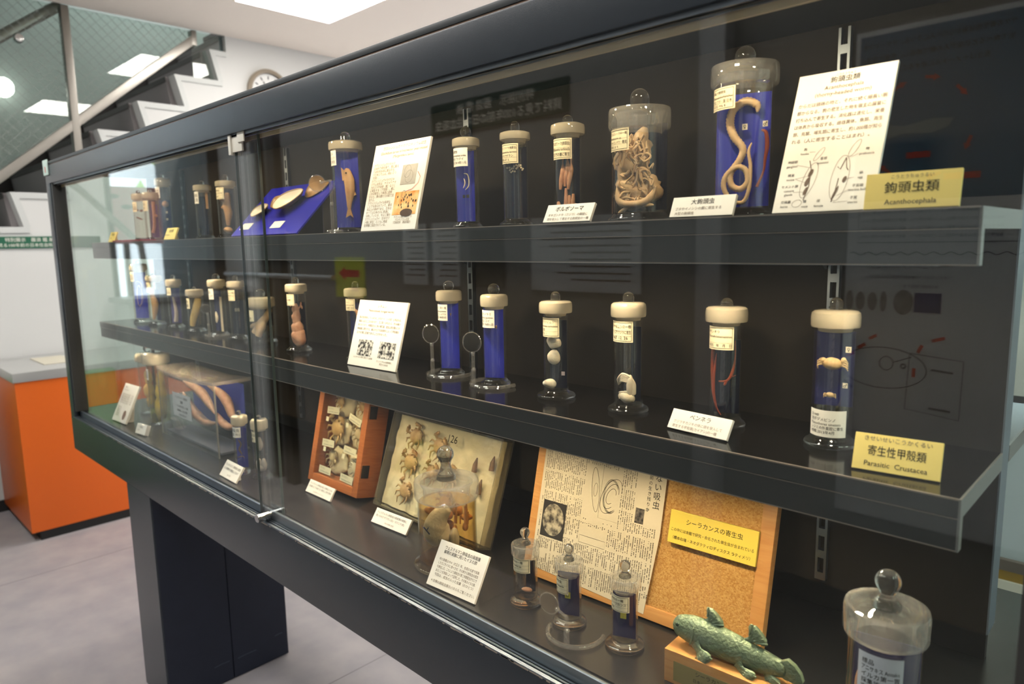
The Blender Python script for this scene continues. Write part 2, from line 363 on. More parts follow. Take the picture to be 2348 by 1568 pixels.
struct(G().prism([(0.72, sl(0.72) - 0.60), (2.6, sl(2.6) - 0.60), (2.6, sl(2.6) - 0.13), (0.72, sl(0.72) - 0.13)], -6.25, -6.2).build('trim_3', mat('stair_dark_band', (40, 35, 32), 0.6), smooth=False))  # dark sloped band on the far wall, following the stairs
STEEL = mat('brushed_steel', (150, 146, 140), 0.32, metal=0.9, bump=(200, 0.1))
gw = thing('stair_balustrade', 'wired glass balustrade with steel posts above the stairs on the left wall', 'balustrade', (WX, 1.5, 2.0))
def pt(o): o.parent = gw; o.matrix_parent_inverse = Matrix.Translation((-WX, -1.5, -2.0)); return o
pt(G().prism([(0.72, sl(0.72)), (2.12, sl(2.12)), (2.12, CEIL), (0.72, CEIL)], WX - 0.05, WX - 0.044).build('glass_pane', sheet_glass('wired_glass', (240, 246, 243), 0.05, mesh=16), smooth=False))
pt(G().prism([(2.12, sl(2.12) - 0.9), (2.335, sl(2.12) - 0.9), (2.335, CEIL), (2.12, CEIL)], WX - 0.05, WX - 0.044).build('glass_pane', sheet_glass('plain_stair_glass', (240, 246, 243), 0.05), smooth=False))
pt(G().prism([(0.72, sl(0.72) - 0.05), (2.14, sl(2.14) - 0.05), (2.14, sl(2.14) + 0.02), (0.72, sl(0.72) + 0.02)], WX - 0.07, WX - 0.012).build('rail', STEEL, bevel=0.004))
pt(G().box(WX - 0.07, WX - 0.01, 1.335, 1.378, EYE + 0.33, CEIL).build('post', STEEL, bevel=0.003))
pt(G().box(WX - 0.07, WX - 0.01, 2.11, 2.145, sl(2.12) - 0.05, CEIL).build('post', STEEL, bevel=0.003))
pt(G().box(WX - 0.055, WX - 0.04, 2.32, 2.337, EYE + 0.8, CEIL).build('post', PEDGE))
pt(G().tube([(WX - 0.12, 0.72, EYE + 1.02), (WX - 0.12, 1.36, EYE + 1.50)], 0.032, 16).build('handrail', STEEL))
pt(G().lathe([(0, 0), (0.022, 0), (0.028, 0.012), (0.022, 0.035), (0, 0.04)], 20, M=Matrix.Translation((WX - 0.044, 1.106, EYE + 1.241)) @ Matrix.Rotation(pi / 2, 4, 'Y')).build('clamp', CHROME))
lg = tag(G().ell((-6.15, 1.21, EYE + 1.15), (0.07, 0.07, 0.07)).build('globe_lamp', mat('globe', (255, 255, 250), 0.4, emit=(255, 252, 244), es=4.0)), 'round white globe lamp on the stairwell wall, at left photo edge', 'lamp')
_l = bpy.data.lights.new('stair_fill', 'AREA'); _l.energy = 22; _l.size = 0.9; _lo = bpy.data.objects.new('stair_fill', _l); COL.objects.link(_lo); _lo.location = (-5.7, 2.2, 4.25)  # unseen fill lamp added to light the stairwell

# handrail on the stair foot, seen mirrored in the glass
tag(G().tube([(WX + 0.09, 0.45, EYE + 0.56), (WX + 0.09, 0.22, EYE + 0.367), (WX + 0.09, -0.096, EYE + 0.033), (WX + 0.09, -0.12, EYE - 0.25)], 0.022, 12).build('handrail', STEEL), 'steel handrail by the glass doorway, mirrored in the showcase glass', 'handrail')

# ceiling panels
PAN = mat('light_panel', (255, 255, 255), 0.5, emit=(255, 250, 242), es=PANEL_E)
first = True
for i, (x0, y0) in enumerate(((-4.29, 2.07), (-1.92, 1.95), (0.9, 3.2), (1.0, 0.2), (-2.0, 4.2), (-4.3, 3.9), (1.5, 1.3))):  # panels past the second are out of view; some added to brighten the room
    lab = 'white square ceiling light panel nearest the clock' if i == 0 else 'white square ceiling light panel further along the room, above the frame'
    t = thing('ceiling_light', lab, 'ceiling light', (x0 + 0.4, y0 + 0.32, CEIL), group='ceiling light panels')
    G().box(-0.4, 0.4, -0.32, 0.32, -0.006, -0.001).build('diffuser', PAN, t, smooth=False)
    G().prism([(-0.41, -0.33), (0.41, -0.33), (0.41, 0.33), (-0.41, 0.33)], -0.004, -0.0005, 'z').build('frame', CEILM, t, smooth=False)
_l = bpy.data.lights.new('aisle_fill', 'AREA'); _l.shape = 'RECTANGLE'; _l.energy = 58; _l.size = 3.2; _l.size_y = 0.3; _l.color = (1.0, 0.98, 0.95); _lo = bpy.data.objects.new('aisle_fill', _l); COL.objects.link(_lo); _lo.location = (-2.6, -0.25, CEIL - 0.03)  # unseen fill lamp added to brighten the showcase front and opposite wall

_l = bpy.data.lights.new('back_fill', 'AREA'); _l.shape = 'RECTANGLE'; _l.energy = 38; _l.size = 4.5; _l.size_y = 1.6; _l.color = (1.0, 0.97, 0.94); _lo = bpy.data.objects.new('back_fill', _l); COL.objects.link(_lo); _lo.location = (-1.8, 4.95, 1.3); _lo.rotation_euler = (radians(-100), 0, 0)  # unseen fill lamp added to lift the ceiling and the back of the room
g = G(); g.box(-4.12, 0.52, 4.97, 5.0, 0.42, 0.50).box(-4.12, 0.52, 4.97, 5.0, 2.10, 2.18)
for x in (-4.12, -1.84, 0.45): g.box(x, x + 0.07, 4.97, 5.0, 0.50, 2.10)
wn = struct(g.build('added_window', mat('added_frame', (150, 150, 150), 0.4), smooth=False)); G().box(-4.05, 0.45, 4.985, 4.99, 0.50, 2.10).build('glass_pane', mat('added_day_glow', (220, 232, 244), 0.3, emit=(226, 238, 250), es=1.2), wn, smooth=False)  # frame and glowing pane made up around the back fill lamp
t = thing('ceiling_light', 'long slim ceiling light above the aisle in front of the showcase', 'ceiling light', (-2.6, -0.25, CEIL)); G().box(-1.65, 1.65, -0.17, 0.17, -0.028, -0.0005).build('housing', CEILM, t, smooth=False)  # housing added around the aisle fill lamp
t = thing('ceiling_light', 'square ceiling light at the top of the stairwell', 'ceiling light', (-5.7, 2.2, 4.3)); G().box(-0.47, 0.47, -0.47, 0.47, -0.045, -0.0005).build('housing', CEILM, t, smooth=False)  # housing added around the stairwell fill lamp
# clock
ck = thing('wall_clock', 'round wall clock with tan rim, half hidden behind the showcase top', 'clock', (WX, 2.64, EYE + 1.13), (0, pi / 2, 0))
G().lathe([(0.135, 0.0), (0.165, 0.0), (0.165, 0.03), (0.15, 0.042), (0.135, 0.03)], 48).lathe([(0, 0.0), (0.14, 0.0)], 48).build('rim', mat('clock_rim', (150, 138, 122), 0.4), ck)
G().lathe([(0, 0.012), (0.136, 0.012), (0.136, 0.002), (0, 0.002)], 48).build('dial', mat('dial', (224, 224, 222), 0.6), ck)
g = G()
for h in range(12):
    a = pi * h / 6; G().box(-0.118, -0.095, -0.004, 0.004, 0.0125, 0.0132, Matrix.Rotation(a, 4, 'Z')).build('hour_mark', INK, ck, smooth=False)
G().box(-0.085, 0.01, -0.003, 0.003, 0.014, 0.016, Matrix.Rotation(0.5, 4, 'Z')).build('hand', INK, ck); G().box(-0.06, 0.01, -0.004, 0.004, 0.0165, 0.018, Matrix.Rotation(-0.7, 4, 'Z')).build('hand', INK, ck)

# ------------------------------------------------------------------ labels/cards builder
def card(name, label, cat, bl, yaw, w, h, tilt, draw=None, m=CARD, th=0.005, stand=True, lift=True, group=None):
    t = radians(tilt); a = radians(yaw)
    c = Vector((bl[0] + cos(a) * w / 2, bl[1] + sin(a) * w / 2, bl[2] + EYE + (th * sin(t) + 0.0004 if lift else 0)))
    r = thing(name, label, cat, c, (-t, 0, a), group)
    G().box(-w / 2, w / 2, 0, th, 0, h).build('board', m, r, bevel=0.0006, smooth=False)
    if stand:
        d = max(h * 0.45 * sin(t) + 0.012, 0.018)
        lo = d * sin(t) - th * sin(t); G().prism([(th, 0.004), (d * cos(t), lo), (d * cos(t) + 0.001, lo + 0.003), (th, h * 0.72)], -w * 0.32, w * 0.32).build('back_stand', m, r, smooth=False)
    if draw: draw(r, w, h)
    return r
def text_part(r, lines, m=INK, name='lettering', dy=0.0005):
    g = G(); f = flat(dy)
    for L in lines: write(g, f, *L)
    if g.v: return g.build(name, m, r, smooth=False, fix=False)

# ------------------------------------------------------------------ the showcase
X0, X1, YF, YB = -3.23, -0.02, 0.74, 1.50
TRAYZ, MIDZ, TOPZ = EYE - 0.638, EYE - 0.279, EYE + 0.028
case = thing('display_case', 'long slate grey glass showcase with two dark shelves on navy pedestals', 'showcase', (-1.62, 1.1, 0))
_inv = Matrix.Translation((1.62, -1.1, 0))
def cp(o, par=None):
    o.parent = par or case; o.matrix_parent_inverse = _inv if par is None else par.matrix_basis.inverted() @ Matrix.Identity(4); return o
fr = cp(G().box(X0, X1, YF, YF + 0.03, 0.750, 0.885).box(X0, X1, YF + 0.03, YB, 0.750, 0.79).build('lower_frame', PAINT, bevel=0.0025))
cp(G().box(X0, X1, YF, YF + 0.032, 1.807, 1.874).box(X0, X1, YF + 0.032, YF + 0.062, 1.842, 1.874).build('upper_frame', PAINT, bevel=0.003))
cp(G().box(X0, X1, YF + 0.004, YB, 1.874, 1.8772).build('orange_strip', BRASS, smooth=False))
cp(G().box(X0 - 0.002, X1, YF + 0.002, YB, 1.8772, 1.889).build('top_cap', CAP, bevel=0.003))
cp(G().box(X0 + 0.04, X1 - 0.04, YF + 0.062, YB - 0.02, 1.842, 1.866).build('inner_ceiling', BLACK, smooth=False))
for a, b in ((X0, X0 + 0.05), (X1 - 0.05, X1)):
    cp(G().box(a, b, YF + 0.0005, YF + 0.016, 0.885, 1.815).box(a, a + 0.026 if a < -1 else b, YF + 0.016, YF + 0.05, 0.885, 1.815).build('end_post', PAINT, bevel=0.002))
    cp(G().box(a + (0.05 if a < -1 else -0.018), a + (0.068 if a < -1 else 0.0), YF + 0.004, YF + 0.05, 0.912, 1.807).build('end_track', mat('track_dark', (58, 58, 56), 0.4), bevel=0.002))
    cp(G().box(a + 0.005, a + 0.035, YB - 0.03, YB, 0.79, 1.866).build('rear_post', PAINT, bevel=0.002))
# tracks
cp(G().prism([(YF, 0.885), (YF, 0.8885), (0.7455, 0.8895), (0.7455, 0.886), (0.7475, 0.886), (0.7475, 0.8905), (0.7515, 0.8905), (0.7515, 0.886), (0.7535, 0.886), (0.7535, 0.8905), (0.7575, 0.8905), (0.7575, 0.886), (0.7595, 0.886), (0.7595, 0.9118), (0.7610, 0.9132), (0.7640, 0.9132), (0.7640, 0.885)], X0 + 0.03, X1 - 0.05).build('lower_track', ALU, smooth=False))
cp(G().box(X0 + 0.03, X1 - 0.03, 0.7641, 0.7719, 0.885, 0.9085).build('gasket', CAP, smooth=False))
cp(G().box(X0 + 0.05, X1 - 0.05, 0.748, 0.752, 1.801, 1.807).box(X0 + 0.05, X1 - 0.05, 0.760, 0.764, 1.799, 1.807).build('upper_track', ALUD, smooth=False))
cp(G().box(X0 + 0.05, X1 - 0.05, 0.774, 0.778, 1.793, 1.842).build('inner_rail', mat('rail_painted_glow', (226, 200, 158), 0.5), smooth=False))  # upper rail with the warm lamp glow painted into its colour
# glass
cp(G().box(X0 + 0.045, -1.53, 0.766, 0.771, 0.909, 1.800).build('sliding_pane', GLASS, smooth=False))
cp(G().box(-1.615, X1 - 0.045, 0.7535, 0.7585, 0.889, 1.800).build('sliding_pane', GLASS, smooth=False))
cp(G().box(-1.617, -1.615, 0.753, 0.759, 0.891, 1.800).build('pane_edge', PEDGE, smooth=False))
cp(G().box(X0 + 0.010, X0 + 0.016, YF + 0.05, YB - 0.03, 0.912, 1.866).build('end_pane', ENDGLASS, smooth=False))
cp(G().box(X1 - 0.016, X1 - 0.010, YF + 0.05, YB - 0.03, 0.912, 1.866).build('end_pane', ENDGLASS, smooth=False))
cp(G().box(X0 + 0.04, X1 - 0.04, YB - 0.012, YB - 0.006, 0.79, 1.866).build('rear_pane', ENDGLASS, smooth=False))
cp(G().box(-1.53, -1.528, 0.7655, 0.7715, 0.911, 1.800).build('pane_edge', PEDGE, smooth=False))
# white catch at the pane overlap, lock, lower bracket
WPL = mat('white_plastic', (226, 220, 206), 0.4)
cp(G().box(-1.630, -1.618, 0.744, 0.768, 1.762, 1.806).box(-1.618, -1.570, 0.748, 0.753, 1.767, 1.806).box(-1.585, -1.552, 0.745, 0.748, 1.786, 1.812).build('pane_catch', WPL, bevel=0.001))
lk = cp(G().lathe([(0, 0), (0.009, 0), (0.0105, 0.0015), (0.0105, 0.03), (0.0085, 0.031), (0.0085, 0.05), (0, 0.05)], 24, M=Matrix.Translation((-1.575, 0.722, 0.902)) @ Matrix.Rotation(-pi / 2, 4, 'X')).build('lock', CHROME))
cp(G().box(-1.60, -1.528, 0.7725, 0.778, 0.9125, 0.924).build('pane_shoe', CHROME, bevel=0.0006))
# tray
cp(G().box(X0 + 0.01, X1 - 0.01, 0.772, YB - 0.03, 0.80, TRAYZ).build('tray', TRAY, smooth=False))
# divider
DX0, DX1, DY0, DY1 = -3.09, -0.16, 1.06, 1.105
cp(G().box(DX0, DX1, DY0, DY1, EYE - 0.53, 1.842).build('divider', FELT, smooth=False))
cp(G().box(DX1, DX1 + 0.002, DY0, DY1, EYE - 0.53, 1.842).build('divider_end', FELTEND, smooth=False))
cp(G().box(DX0 - 0.002, DX0, DY0, DY1, EYE - 0.53, 1.842).build('divider_end', FELTEND, smooth=False))
cp(G().box(DX0, DX1 - 0.02, 1.195, 1.21, TRAYZ, EYE - 0.40).build('dark_gap_board', BLACK, smooth=False))  # black board added to stand for the dark gap under the divider
# shelves
def shelf(zt, zb):
    s = cp(G().box(DX0, DX1, 0.842, DY0, zt - 0.022, zt).build('shelf', SHELF, smooth=False))
    s2 = cp(G().box(DX0, DX1, DY1, 1.40, zt - 0.022, zt).build('shelf', SHELF, smooth=False))
    a = G().box(DX0, DX1, 0.8395, 0.8418, zt - 0.021, zt - 0.0012).box(DX0 + 0.0, DX1, 0.8412, 0.853, zb, zt - 0.0225).build('fascia', EDGE, s, smooth=False)
    G().box(DX1, DX1 + 0.0025, 0.84, 1.06, zt - 0.0225, zt).box(DX1, DX1 + 0.0025, 0.84, 0.853, zb, zt - 0.0225).box(DX1, DX1 + 0.0025, 1.106, 1.40, zt - 0.0225, zt).build('end_cap', mat('end_cap', (112, 112, 110), 0.4), s, smooth=False)
    G().box(DX0, DX1, 0.8390, 0.8420, zt - 0.0014, zt + 0.0003).box(DX0, DX1, 0.8405, 0.8412, zb, zb + 0.0012).box(DX0, DX1, 0.8398, 0.8412, zt - 0.0226, zt - 0.0218).build('edge_highlight', EDGELINE, s, smooth=False)  # pale strips paint the bright highlight along the shelf lip
    for o in list(s.children): o.matrix_parent_inverse = (_inv).inverted() @ Matrix.Identity(4) if False else Matrix.Identity(4)
    return s
shelf(TOPZ, EYE - 0.032); shelf(MIDZ, EYE - 0.338)
# slotted standards on the divider
for x in (-0.374, -1.150, -1.933, -2.710):
    g = G(); z0, z1 = EYE - 0.52, 1.835; zz = z0
    g.box(x - 0.008, x - 0.0045, 1.050, 1.0598, z0, z1); g.box(x + 0.0045, x + 0.008, 1.050, 1.0598, z0, z1)
    while zz < z1 - 0.03: g.box(x - 0.0046, x + 0.0046, 1.050, 1.0598, zz, zz + 0.012); zz += 0.035
    cp(g.build('shelf_standard', ALUD if x != -0.374 else ALU, smooth=False))
    for zz in (EYE - 0.032, EYE - 0.338):
        cp(G().prism([(1.0498, zz + 0.008), (1.0498, zz - 0.014), (1.030, zz - 0.002), (0.99, zz + 0.002), (0.99, zz + 0.008)], x - 0.0125, x - 0.0095).build('shelf_bracket', ALUD, smooth=False))
# pedestals
for x in (-2.60, -0.86):
    p = cp(G().box(x, x + 0.219, YF, YF + 0.006, 0.0, 0.750).build('pedestal_front', PAINT, smooth=False))
    cp(G().box(x + 0.0, x + 0.219, YF + 0.006, 0.966, 0.004, 0.750).build('pedestal', NAVY, smooth=False)); cp(G().box(x + 0.001, x + 0.219, 0.969, 1.18, 0.004, 0.750).build('pedestal', NAVY, smooth=False))
    cp(G().box(x + 0.01, x + 0.21, 0.95, 0.98, 0.002, 0.748).build('joint', BLACK, smooth=False))
    f = lambda u, v: (x + 0.2195, u, v)
    for a, b, zz in ((0.90, 0.955, 0.075), (0.985, 1.055, 0.072), (1.13, 1.16, 0.095)): g = G(); stroke(g, f, [(a, zz), ((a + b) / 2, zz + 0.002), (b, zz + 0.001)], 0.0022); cp(g.build('scuff', mat('scuff', (74, 80, 94), 0.6), smooth=False))
# worn edge and corner tag
g = G()
for i in range(150):
    x = random.uniform(-3.0, -0.1); L = random.uniform(0.004, 0.03); d = random.uniform(0.0006, 0.0018)
    g.box(x, x + L, YF - 0.0004, YF + 0.001, 0.8852 - d, 0.886)
we = cp(g.build('worn_edge', mat('bare_metal', (176, 166, 152), 0.4, metal=0.6), smooth=False)); we['kind'] = 'stuff'
tg = cp(G().box(X0 - 0.002, X0 + 0.062, YF - 0.004, YF - 0.0005, 1.838, 1.895).build('sticker', mat('sticker', (196, 216, 206), 0.6), bevel=0.001))
g = G(); f = lambda u, v: (u, YF - 0.0045, v)
quad(g, f, X0 + 0.024, X0 + 0.036, 1.848, 1.870); cp(g.build('sticker_mark', mat('sticker_red', (206, 120, 110), 0.6), smooth=False))
# lamps: warm LED strips under the top and under each shelf
def led(x, y, z, e, tilt=0.5):
    l = bpy.data.lights.new('led', 'AREA'); l.shape = 'RECTANGLE'; l.size = 0.03; l.size_y = 0.014; l.energy = e; l.color = WARM; l.spread = radians(150)
    o = bpy.data.objects.new('led', l); COL.objects.link(o); o.location = (x, y, z); o.rotation_euler = (tilt, 0, 0)
N = 16
for i in range(N):
    x = -3.02 + 2.82 * (i + 0.5) / N
    led(x, 0.818, 1.828, LED_TOP, 0.6); led(x, 0.872, EYE - 0.036, LED_MID, 0.25); led(x, 0.872, EYE - 0.342, LED_LOW, -0.10)
g = G(); g.box(-3.02, -0.2, 0.808, 0.828, 1.831, 1.8415); cp(g.build('light_strip', ALUD, smooth=False))
for zb in (EYE - 0.032, EYE - 0.338):
    cp(G().box(-3.02, -0.2, 0.862, 0.882, zb - 0.0015, zb + 0.0095).build('light_strip', ALUD, smooth=False))

# ------------------------------------------------------------------ plinth, banner, outdoors, posters
ORG = mat('orange_laminate', (226, 104, 34), 0.35, spec=0.4); STL = mat('plinth_steel', (196, 196, 194), 0.3, metal=0.45, bump=(40, 0.03))
pl = thing('display_plinth', 'orange plinth with a stainless top and black kick by the stairs wall', 'plinth', (-4.70, 1.3, 0))
def q(o): o.parent = pl; o.matrix_parent_inverse = Matrix.Translation((4.70, -1.3, 0)); return o
q(G().box(-5.035, -4.36, 0.76, 1.9, 0.05, 0.873).build('body', ORG, bevel=0.002)); q(G().box(-5.03, -4.365, 0.80, 1.88, 0, 0.05).build('kick', BLACK, smooth=False))
q(G().box(-5.035, -4.353, 0.753, 1.905, 0.873, 0.923).build('top', STL, bevel=0.003))
tag(G().box(-4.88, -4.55, 0.94, 1.10, 0.9235, 0.927).build('information_sheet', mat('buff_paper', (206, 200, 182), 0.7)), 'buff printed sheet lying on the stainless plinth top', 'paper sheet')
bn = thing('wall_banner', 'dark green banner with white Japanese lettering on the white stairs wall', 'banner', (WX, 1.0, EYE + 0.019), (0, 0, pi / 2))
G().box(-0.35, 0.42, -0.012, -0.001, 0, 0.07).build('board', mat('banner_green', (18, 92, 66), 0.6), bn, smooth=False)
text_part(bn, [('特別展示　藤浪 鑑 展', 0.04, 0.041, 0.026, 'c'), ('見る100年前の日本住血吸虫', 0.03, 0.010, 0.024, 'c')], PAPERW, dy=0.0125)
# right background beyond the showcase end
wb = thing('wall_cabinet', 'pale wall cabinet with a gold strip beyond the right end of the showcase', 'cabinet', (0.1, 2.8, 0))
def q2(o): o.parent = wb; o.matrix_parent_inverse = Matrix.Translation((-0.1, -2.8, 0)); return o
q2(G().box(-0.9, 1.0, 2.62, 2.9, EYE - 1.03, EYE - 0.62).build('white_panel', mat('cool_white', (196, 206, 214), 0.5), smooth=False))
q2(G().box(-0.9, 1.0, 2.60, 2.9, EYE - 1.065, EYE - 1.03).build('ledge', mat('ledge_grey', (104, 92, 84), 0.4), smooth=False))
q2(G().box(-0.9, 1.0, 2.61, 2.9, EYE - 1.10, EYE - 1.065).build('gold_strip', mat('gold', (176, 140, 50), 0.4, metal=0.6), smooth=False))
q2(G().box(-0.9, 1.0, 2.60, 2.9, EYE - 1.19, EYE - 1.10).build('white_rail', WPL, smooth=False))
q2(G().box(-0.9, 1.0, 2.55, 2.9, 0, EYE - 1.19).build('base', mat('grey_base', (70, 72, 76), 0.5), smooth=False))
q2(G().box(-0.9, 1.0, 2.64, 2.9, EYE - 0.62, EYE - 0.50).build('upper_rail', mat('dark_grey', (64, 66, 68), 0.5), smooth=False))
q2(G().box(-0.9, 1.0, 2.62, 2.9, EYE - 0.50, EYE - 0.10).build('display_panel', mat('panel_white', (214, 214, 210), 0.5), smooth=False))
q2(G().box(-0.36, 1.0, 2.610, 2.62, EYE - 0.19, EYE - 0.11).build('cyan_screen', mat('cyan', (120, 214, 214), 0.4), smooth=False))
# outdoors beyond the doorway
OUTG = mat('pavement', (176, 176, 178), 0.8); struct(G().box(-30, WX - 0.1, -16, 14, -0.2, -0.1).build('ground_outside', OUTG, smooth=False))
bd = thing('white_building', 'white building across the street, mirrored at left in the showcase glass', 'building', (-13, 3, -0.1))
G().box(-2, 2, -5.45, 6, 0, 7).build('wall', mat('render_white', (222, 228, 236), 0.8), bd, smooth=False)
for i, (a, z) in enumerate(((-2.6, 3.2), (-0.4, 3.2), (2.0, 3.2), (-2.6, 0.6))):
    G().box(1.98, 2.03, a, a + 1.1, z, z + 1.5).build('window', mat('window_dark', (60, 76, 96), 0.2), bd, smooth=False)
g = G(); LEAF = mat('leaves', (74, 120, 52), 0.6, tex=(3, (128, 160, 70), 'n', 2)); tr = thing('tree', 'green street tree mirrored in the left showcase glass', 'tree', (-8.7, -3.0, -0.1))
for i in range(900):
    d = Vector((random.gauss(0, 1), random.gauss(0, 1), random.gauss(0, 1))).normalized() * random.uniform(0.5, 1.7); c = Vector((0, 0, 3.0)) + Vector((d.x, d.y, d.z * 1.1)); R = Euler((random.random() * 6, random.random() * 6, random.random() * 6)).to_matrix().to_4x4()
    g.add([(-0.1, 0, 0), (0, -0.06, 0.02), (0.12, 0, 0), (0, 0.06, 0.02)], [(0, 1, 2, 3)], Matrix.Translation(c) @ R)
g.build('foliage', LEAF, tr, smooth=False, fix=False); G().tube([(0, 0, 0), (0.05, 0.02, 1.2), (0, 0, 2.6)], [0.12, 0.09, 0.06], 10).build('trunk', BROWN, tr)
cb = thing('reception_counter', 'grey counter by the doorway, mirrored in the left of the glass', 'counter', (-4.80, -0.30, 0))
G().box(-0.15, 0.15, -0.36, 0.40, 0.0, 1.22).build('body', mat('counter_grey', (150, 156, 156), 0.5), cb, smooth=False); G().box(-0.17, 0.17, -0.38, 0.42, 1.22, 1.25).build('worktop', mat('counter_top', (120, 124, 124), 0.4), cb, smooth=False)
tag(G().box(-4.99, -4.90, 0.14, 0.62, 0.0, 0.80).build('notice_stand', mat('stand_green', (96, 150, 78), 0.6), bevel=0.004), 'dark green board by the left wall, mirrored in the front frame', 'board')
pp = thing('pink_poster', 'pink poster with grey fish shapes by the doorway, mirrored at the far left', 'poster', (-5.30, -0.12, EYE + 0.04))
G().box(-0.006, 0.006, -0.24, 0.15, 0, 0.385).build('board', mat('poster_pink', (226, 176, 184), 0.6), pp, smooth=False); G().box(-0.02, -0.007, -0.02, 0.02, -EYE - 0.04 - 0.1, 0.24).build('stand_post', STEEL, pp, smooth=False)
for (u, v) in ((0.06, 0.32), (-0.02, 0.25), (0.08, 0.16)): g = G(); blob(g, lambda a, b: (0.0075, a, b), oval(u, v, 0.036, 0.016, 20)); g.build('fish_shape', mat('fish_grey', (120, 112, 120), 0.6), pp, smooth=False)
# posters on the wall behind the camera, seen only as reflections
def wall_card(name, label, cat, x, z, w, h, draw, m):
    r = thing(name, label, cat, (x, -0.699, z), (0, 0, pi)); G().box(-w / 2, w / 2, 0, 0.006, 0, h).build('board', m, r, smooth=False); r.location.y = -0.692; draw(r, w, h); return r
PBLUE = mat('poster_blue', (62, 100, 128), 0.6); PW = mat('poster_white', (196, 204, 208), 0.6); PRED = mat('poster_red', (196, 52, 40), 0.6)
def poster(r, w, h):
    f0 = flat(0.0008); f = flat(0.0016); PI_ = mat('poster_ink', (84, 92, 102), 0.8)
    g = G(); quad(g, f0, -w / 2 + 0.02, w / 2 - 0.012, h * 0.665, h * 0.99); g.build('blue_field', PBLUE, r, smooth=False)
    text_part(r, [('サケの寄生虫は海から川へ人にうつる。サケ・マスを', 0.05, h * 0.965, 0.016, 'c', 1, w * 0.72), ('生で食べると幼虫が人の腸で成長し、条虫となる。', 0.05, h * 0.940, 0.016, 'c', 1, w * 0.72), ('長さは十メートルに達することもある。', 0.06, h * 0.915, 0.016, 'c', 1, w * 0.6)], INK, 'field_text', 0.0016)
    text_part(r, [('ベネデニア（ブリハダムシ）', 0.085, h * 0.530, 0.017, 'c', 1, w * 0.42), ('ベネデニアはブリの養殖場で問題となる寄生虫で、', 0.085, h * 0.510, 0.010, 'c', 1, w * 0.56), ('体の表面に寄生する。', 0.05, h * 0.492, 0.010, 'c')] + [('海産魚の寄生虫は水温や季節によって数が変わり、養殖では駆除が必要になる。', 0.04, h * (0.640 - 0.016 * i), 0.010, 'c', 1, w * 0.78) for i in range(4)], PI_, 'body_text', 0.0016)
    c = (0.075, h * 0.80)
    for a in (20, 62, 100, 138, 200, 250, 310, 340):
        t = radians(a); p = Vector((c[0] + 0.125 * cos(t), c[1] + 0.135 * sin(t))); d = Vector((-sin(t), cos(t))); n = Vector((-d.y, d.x))
        g = G(); stroke(g, f, [tuple(p - d * 0.016), tuple(p + d * 0.006)], 0.008); k = len(g.v)
        g.v += [f(*(p + d * 0.006 + n * 0.009)), f(*(p + d * 0.022)), f(*(p + d * 0.006 - n * 0.009))]; g.f.append((k, k + 1, k + 2)); g.build('red_arrow', PRED, r, smooth=False)
    for q_ in ((0.045, 0.105, h * 0.745, h * 0.757), (-0.075, 0.01, h * 0.70, h * 0.712)): g = G(); quad(g, f, *q_); g.build('red_caption', PRED, r, smooth=False)
    for p, q_ in (((0.155, 0.392), (0.175, 0.383)), ((0.185, 0.372), (0.205, 0.362)), ((0.215, 0.352), (0.235, 0.343)), ((-0.02, 0.395), (0.012, 0.388)), ((0.035, 0.378), (0.045, 0.362)), ((0.052, 0.330), (0.052, 0.312))):
        g = G(); stroke(g, f, [(p[0], p[1] * h), (q_[0], q_[1] * h)], 0.009); g.build('red_arrow', PRED, r, smooth=False)
    g = G(); blob(g, f, [(c[0] + x, c[1] + y) for x, y in ((-0.08, 0.02), (-0.03, 0.024), (0.04, 0.012), (0.09, 0.022), (0.085, 0.0), (0.09, -0.022), (0.04, -0.008), (-0.03, -0.014), (-0.07, 0.0), (-0.08, 0.02))]); g.build('fish_picture', mat('fish_pale', (120, 140, 146), 0.6), r, smooth=False)
    for u, rx, ry in ((0.235, 0.011, 0.030), (0.205, 0.013, 0.027), (0.172, 0.013, 0.027), (0.142, 0.009, 0.030), (0.090, 0.026, 0.036)):
        g = G(); blob(g, f, oval(u, h * 0.462, rx, ry, 18)); g.build('parasite_drawing', mat('dark_drawing', (104, 106, 108), 0.7, tex=(60, (150, 152, 154), 'n', 2)), r, smooth=False)
    g = G(); quad(g, f, -0.005, 0.062, h * 0.443, h * 0.482); g.build('blue_square', mat('square_blue', (44, 58, 110), 0.7), r, smooth=False)
    g = G(); stroke(g, f, [(-w / 2 + 0.01 + i * (w - 0.02) / 80, h * 0.560 + 0.004 * sin(i * 0.9)) for i in range(81)], 0.003); g.build('wavy_line', PI_, r, smooth=False)
    g = G(); stroke(g, f, [(w / 2 - 0.03, h * 0.66), (w / 2 - 0.03, h * 0.582), (-w / 2 + 0.01, h * 0.582)], 0.002); g.build('box_line', PI_, r, smooth=False)
    g = G(); stroke(g, f, oval(0.135, h * 0.325, 0.115, 0.060, 40, 0.35, 2 * pi - 0.35), 0.003); stroke(g, f, oval(0.125, h * 0.335, 0.018, 0.020), 0.003); stroke(g, f, oval(0.08, h * 0.332, 0.006, 0.006, 12), 0.005)
    stroke(g, f, [(0.107, h * 0.338), (0.06, h * 0.352)], 0.003); stroke(g, f, [(0.24, h * 0.29), (0.215, h * 0.276)], 0.005); stroke(g, f, [(0.065, h * 0.36), (-0.068, h * 0.352), (-0.066, h * 0.235), (0.07, h * 0.245), (0.065, h * 0.36)], 0.0025)
    stroke(g, f, [(-0.045, h * 0.327), (0.01, h * 0.33)], 0.006); stroke(g, f, [(-0.045, h * 0.25), (0.01, h * 0.252)], 0.006); g.build('fish_line_drawing', PI_, r, smooth=False)
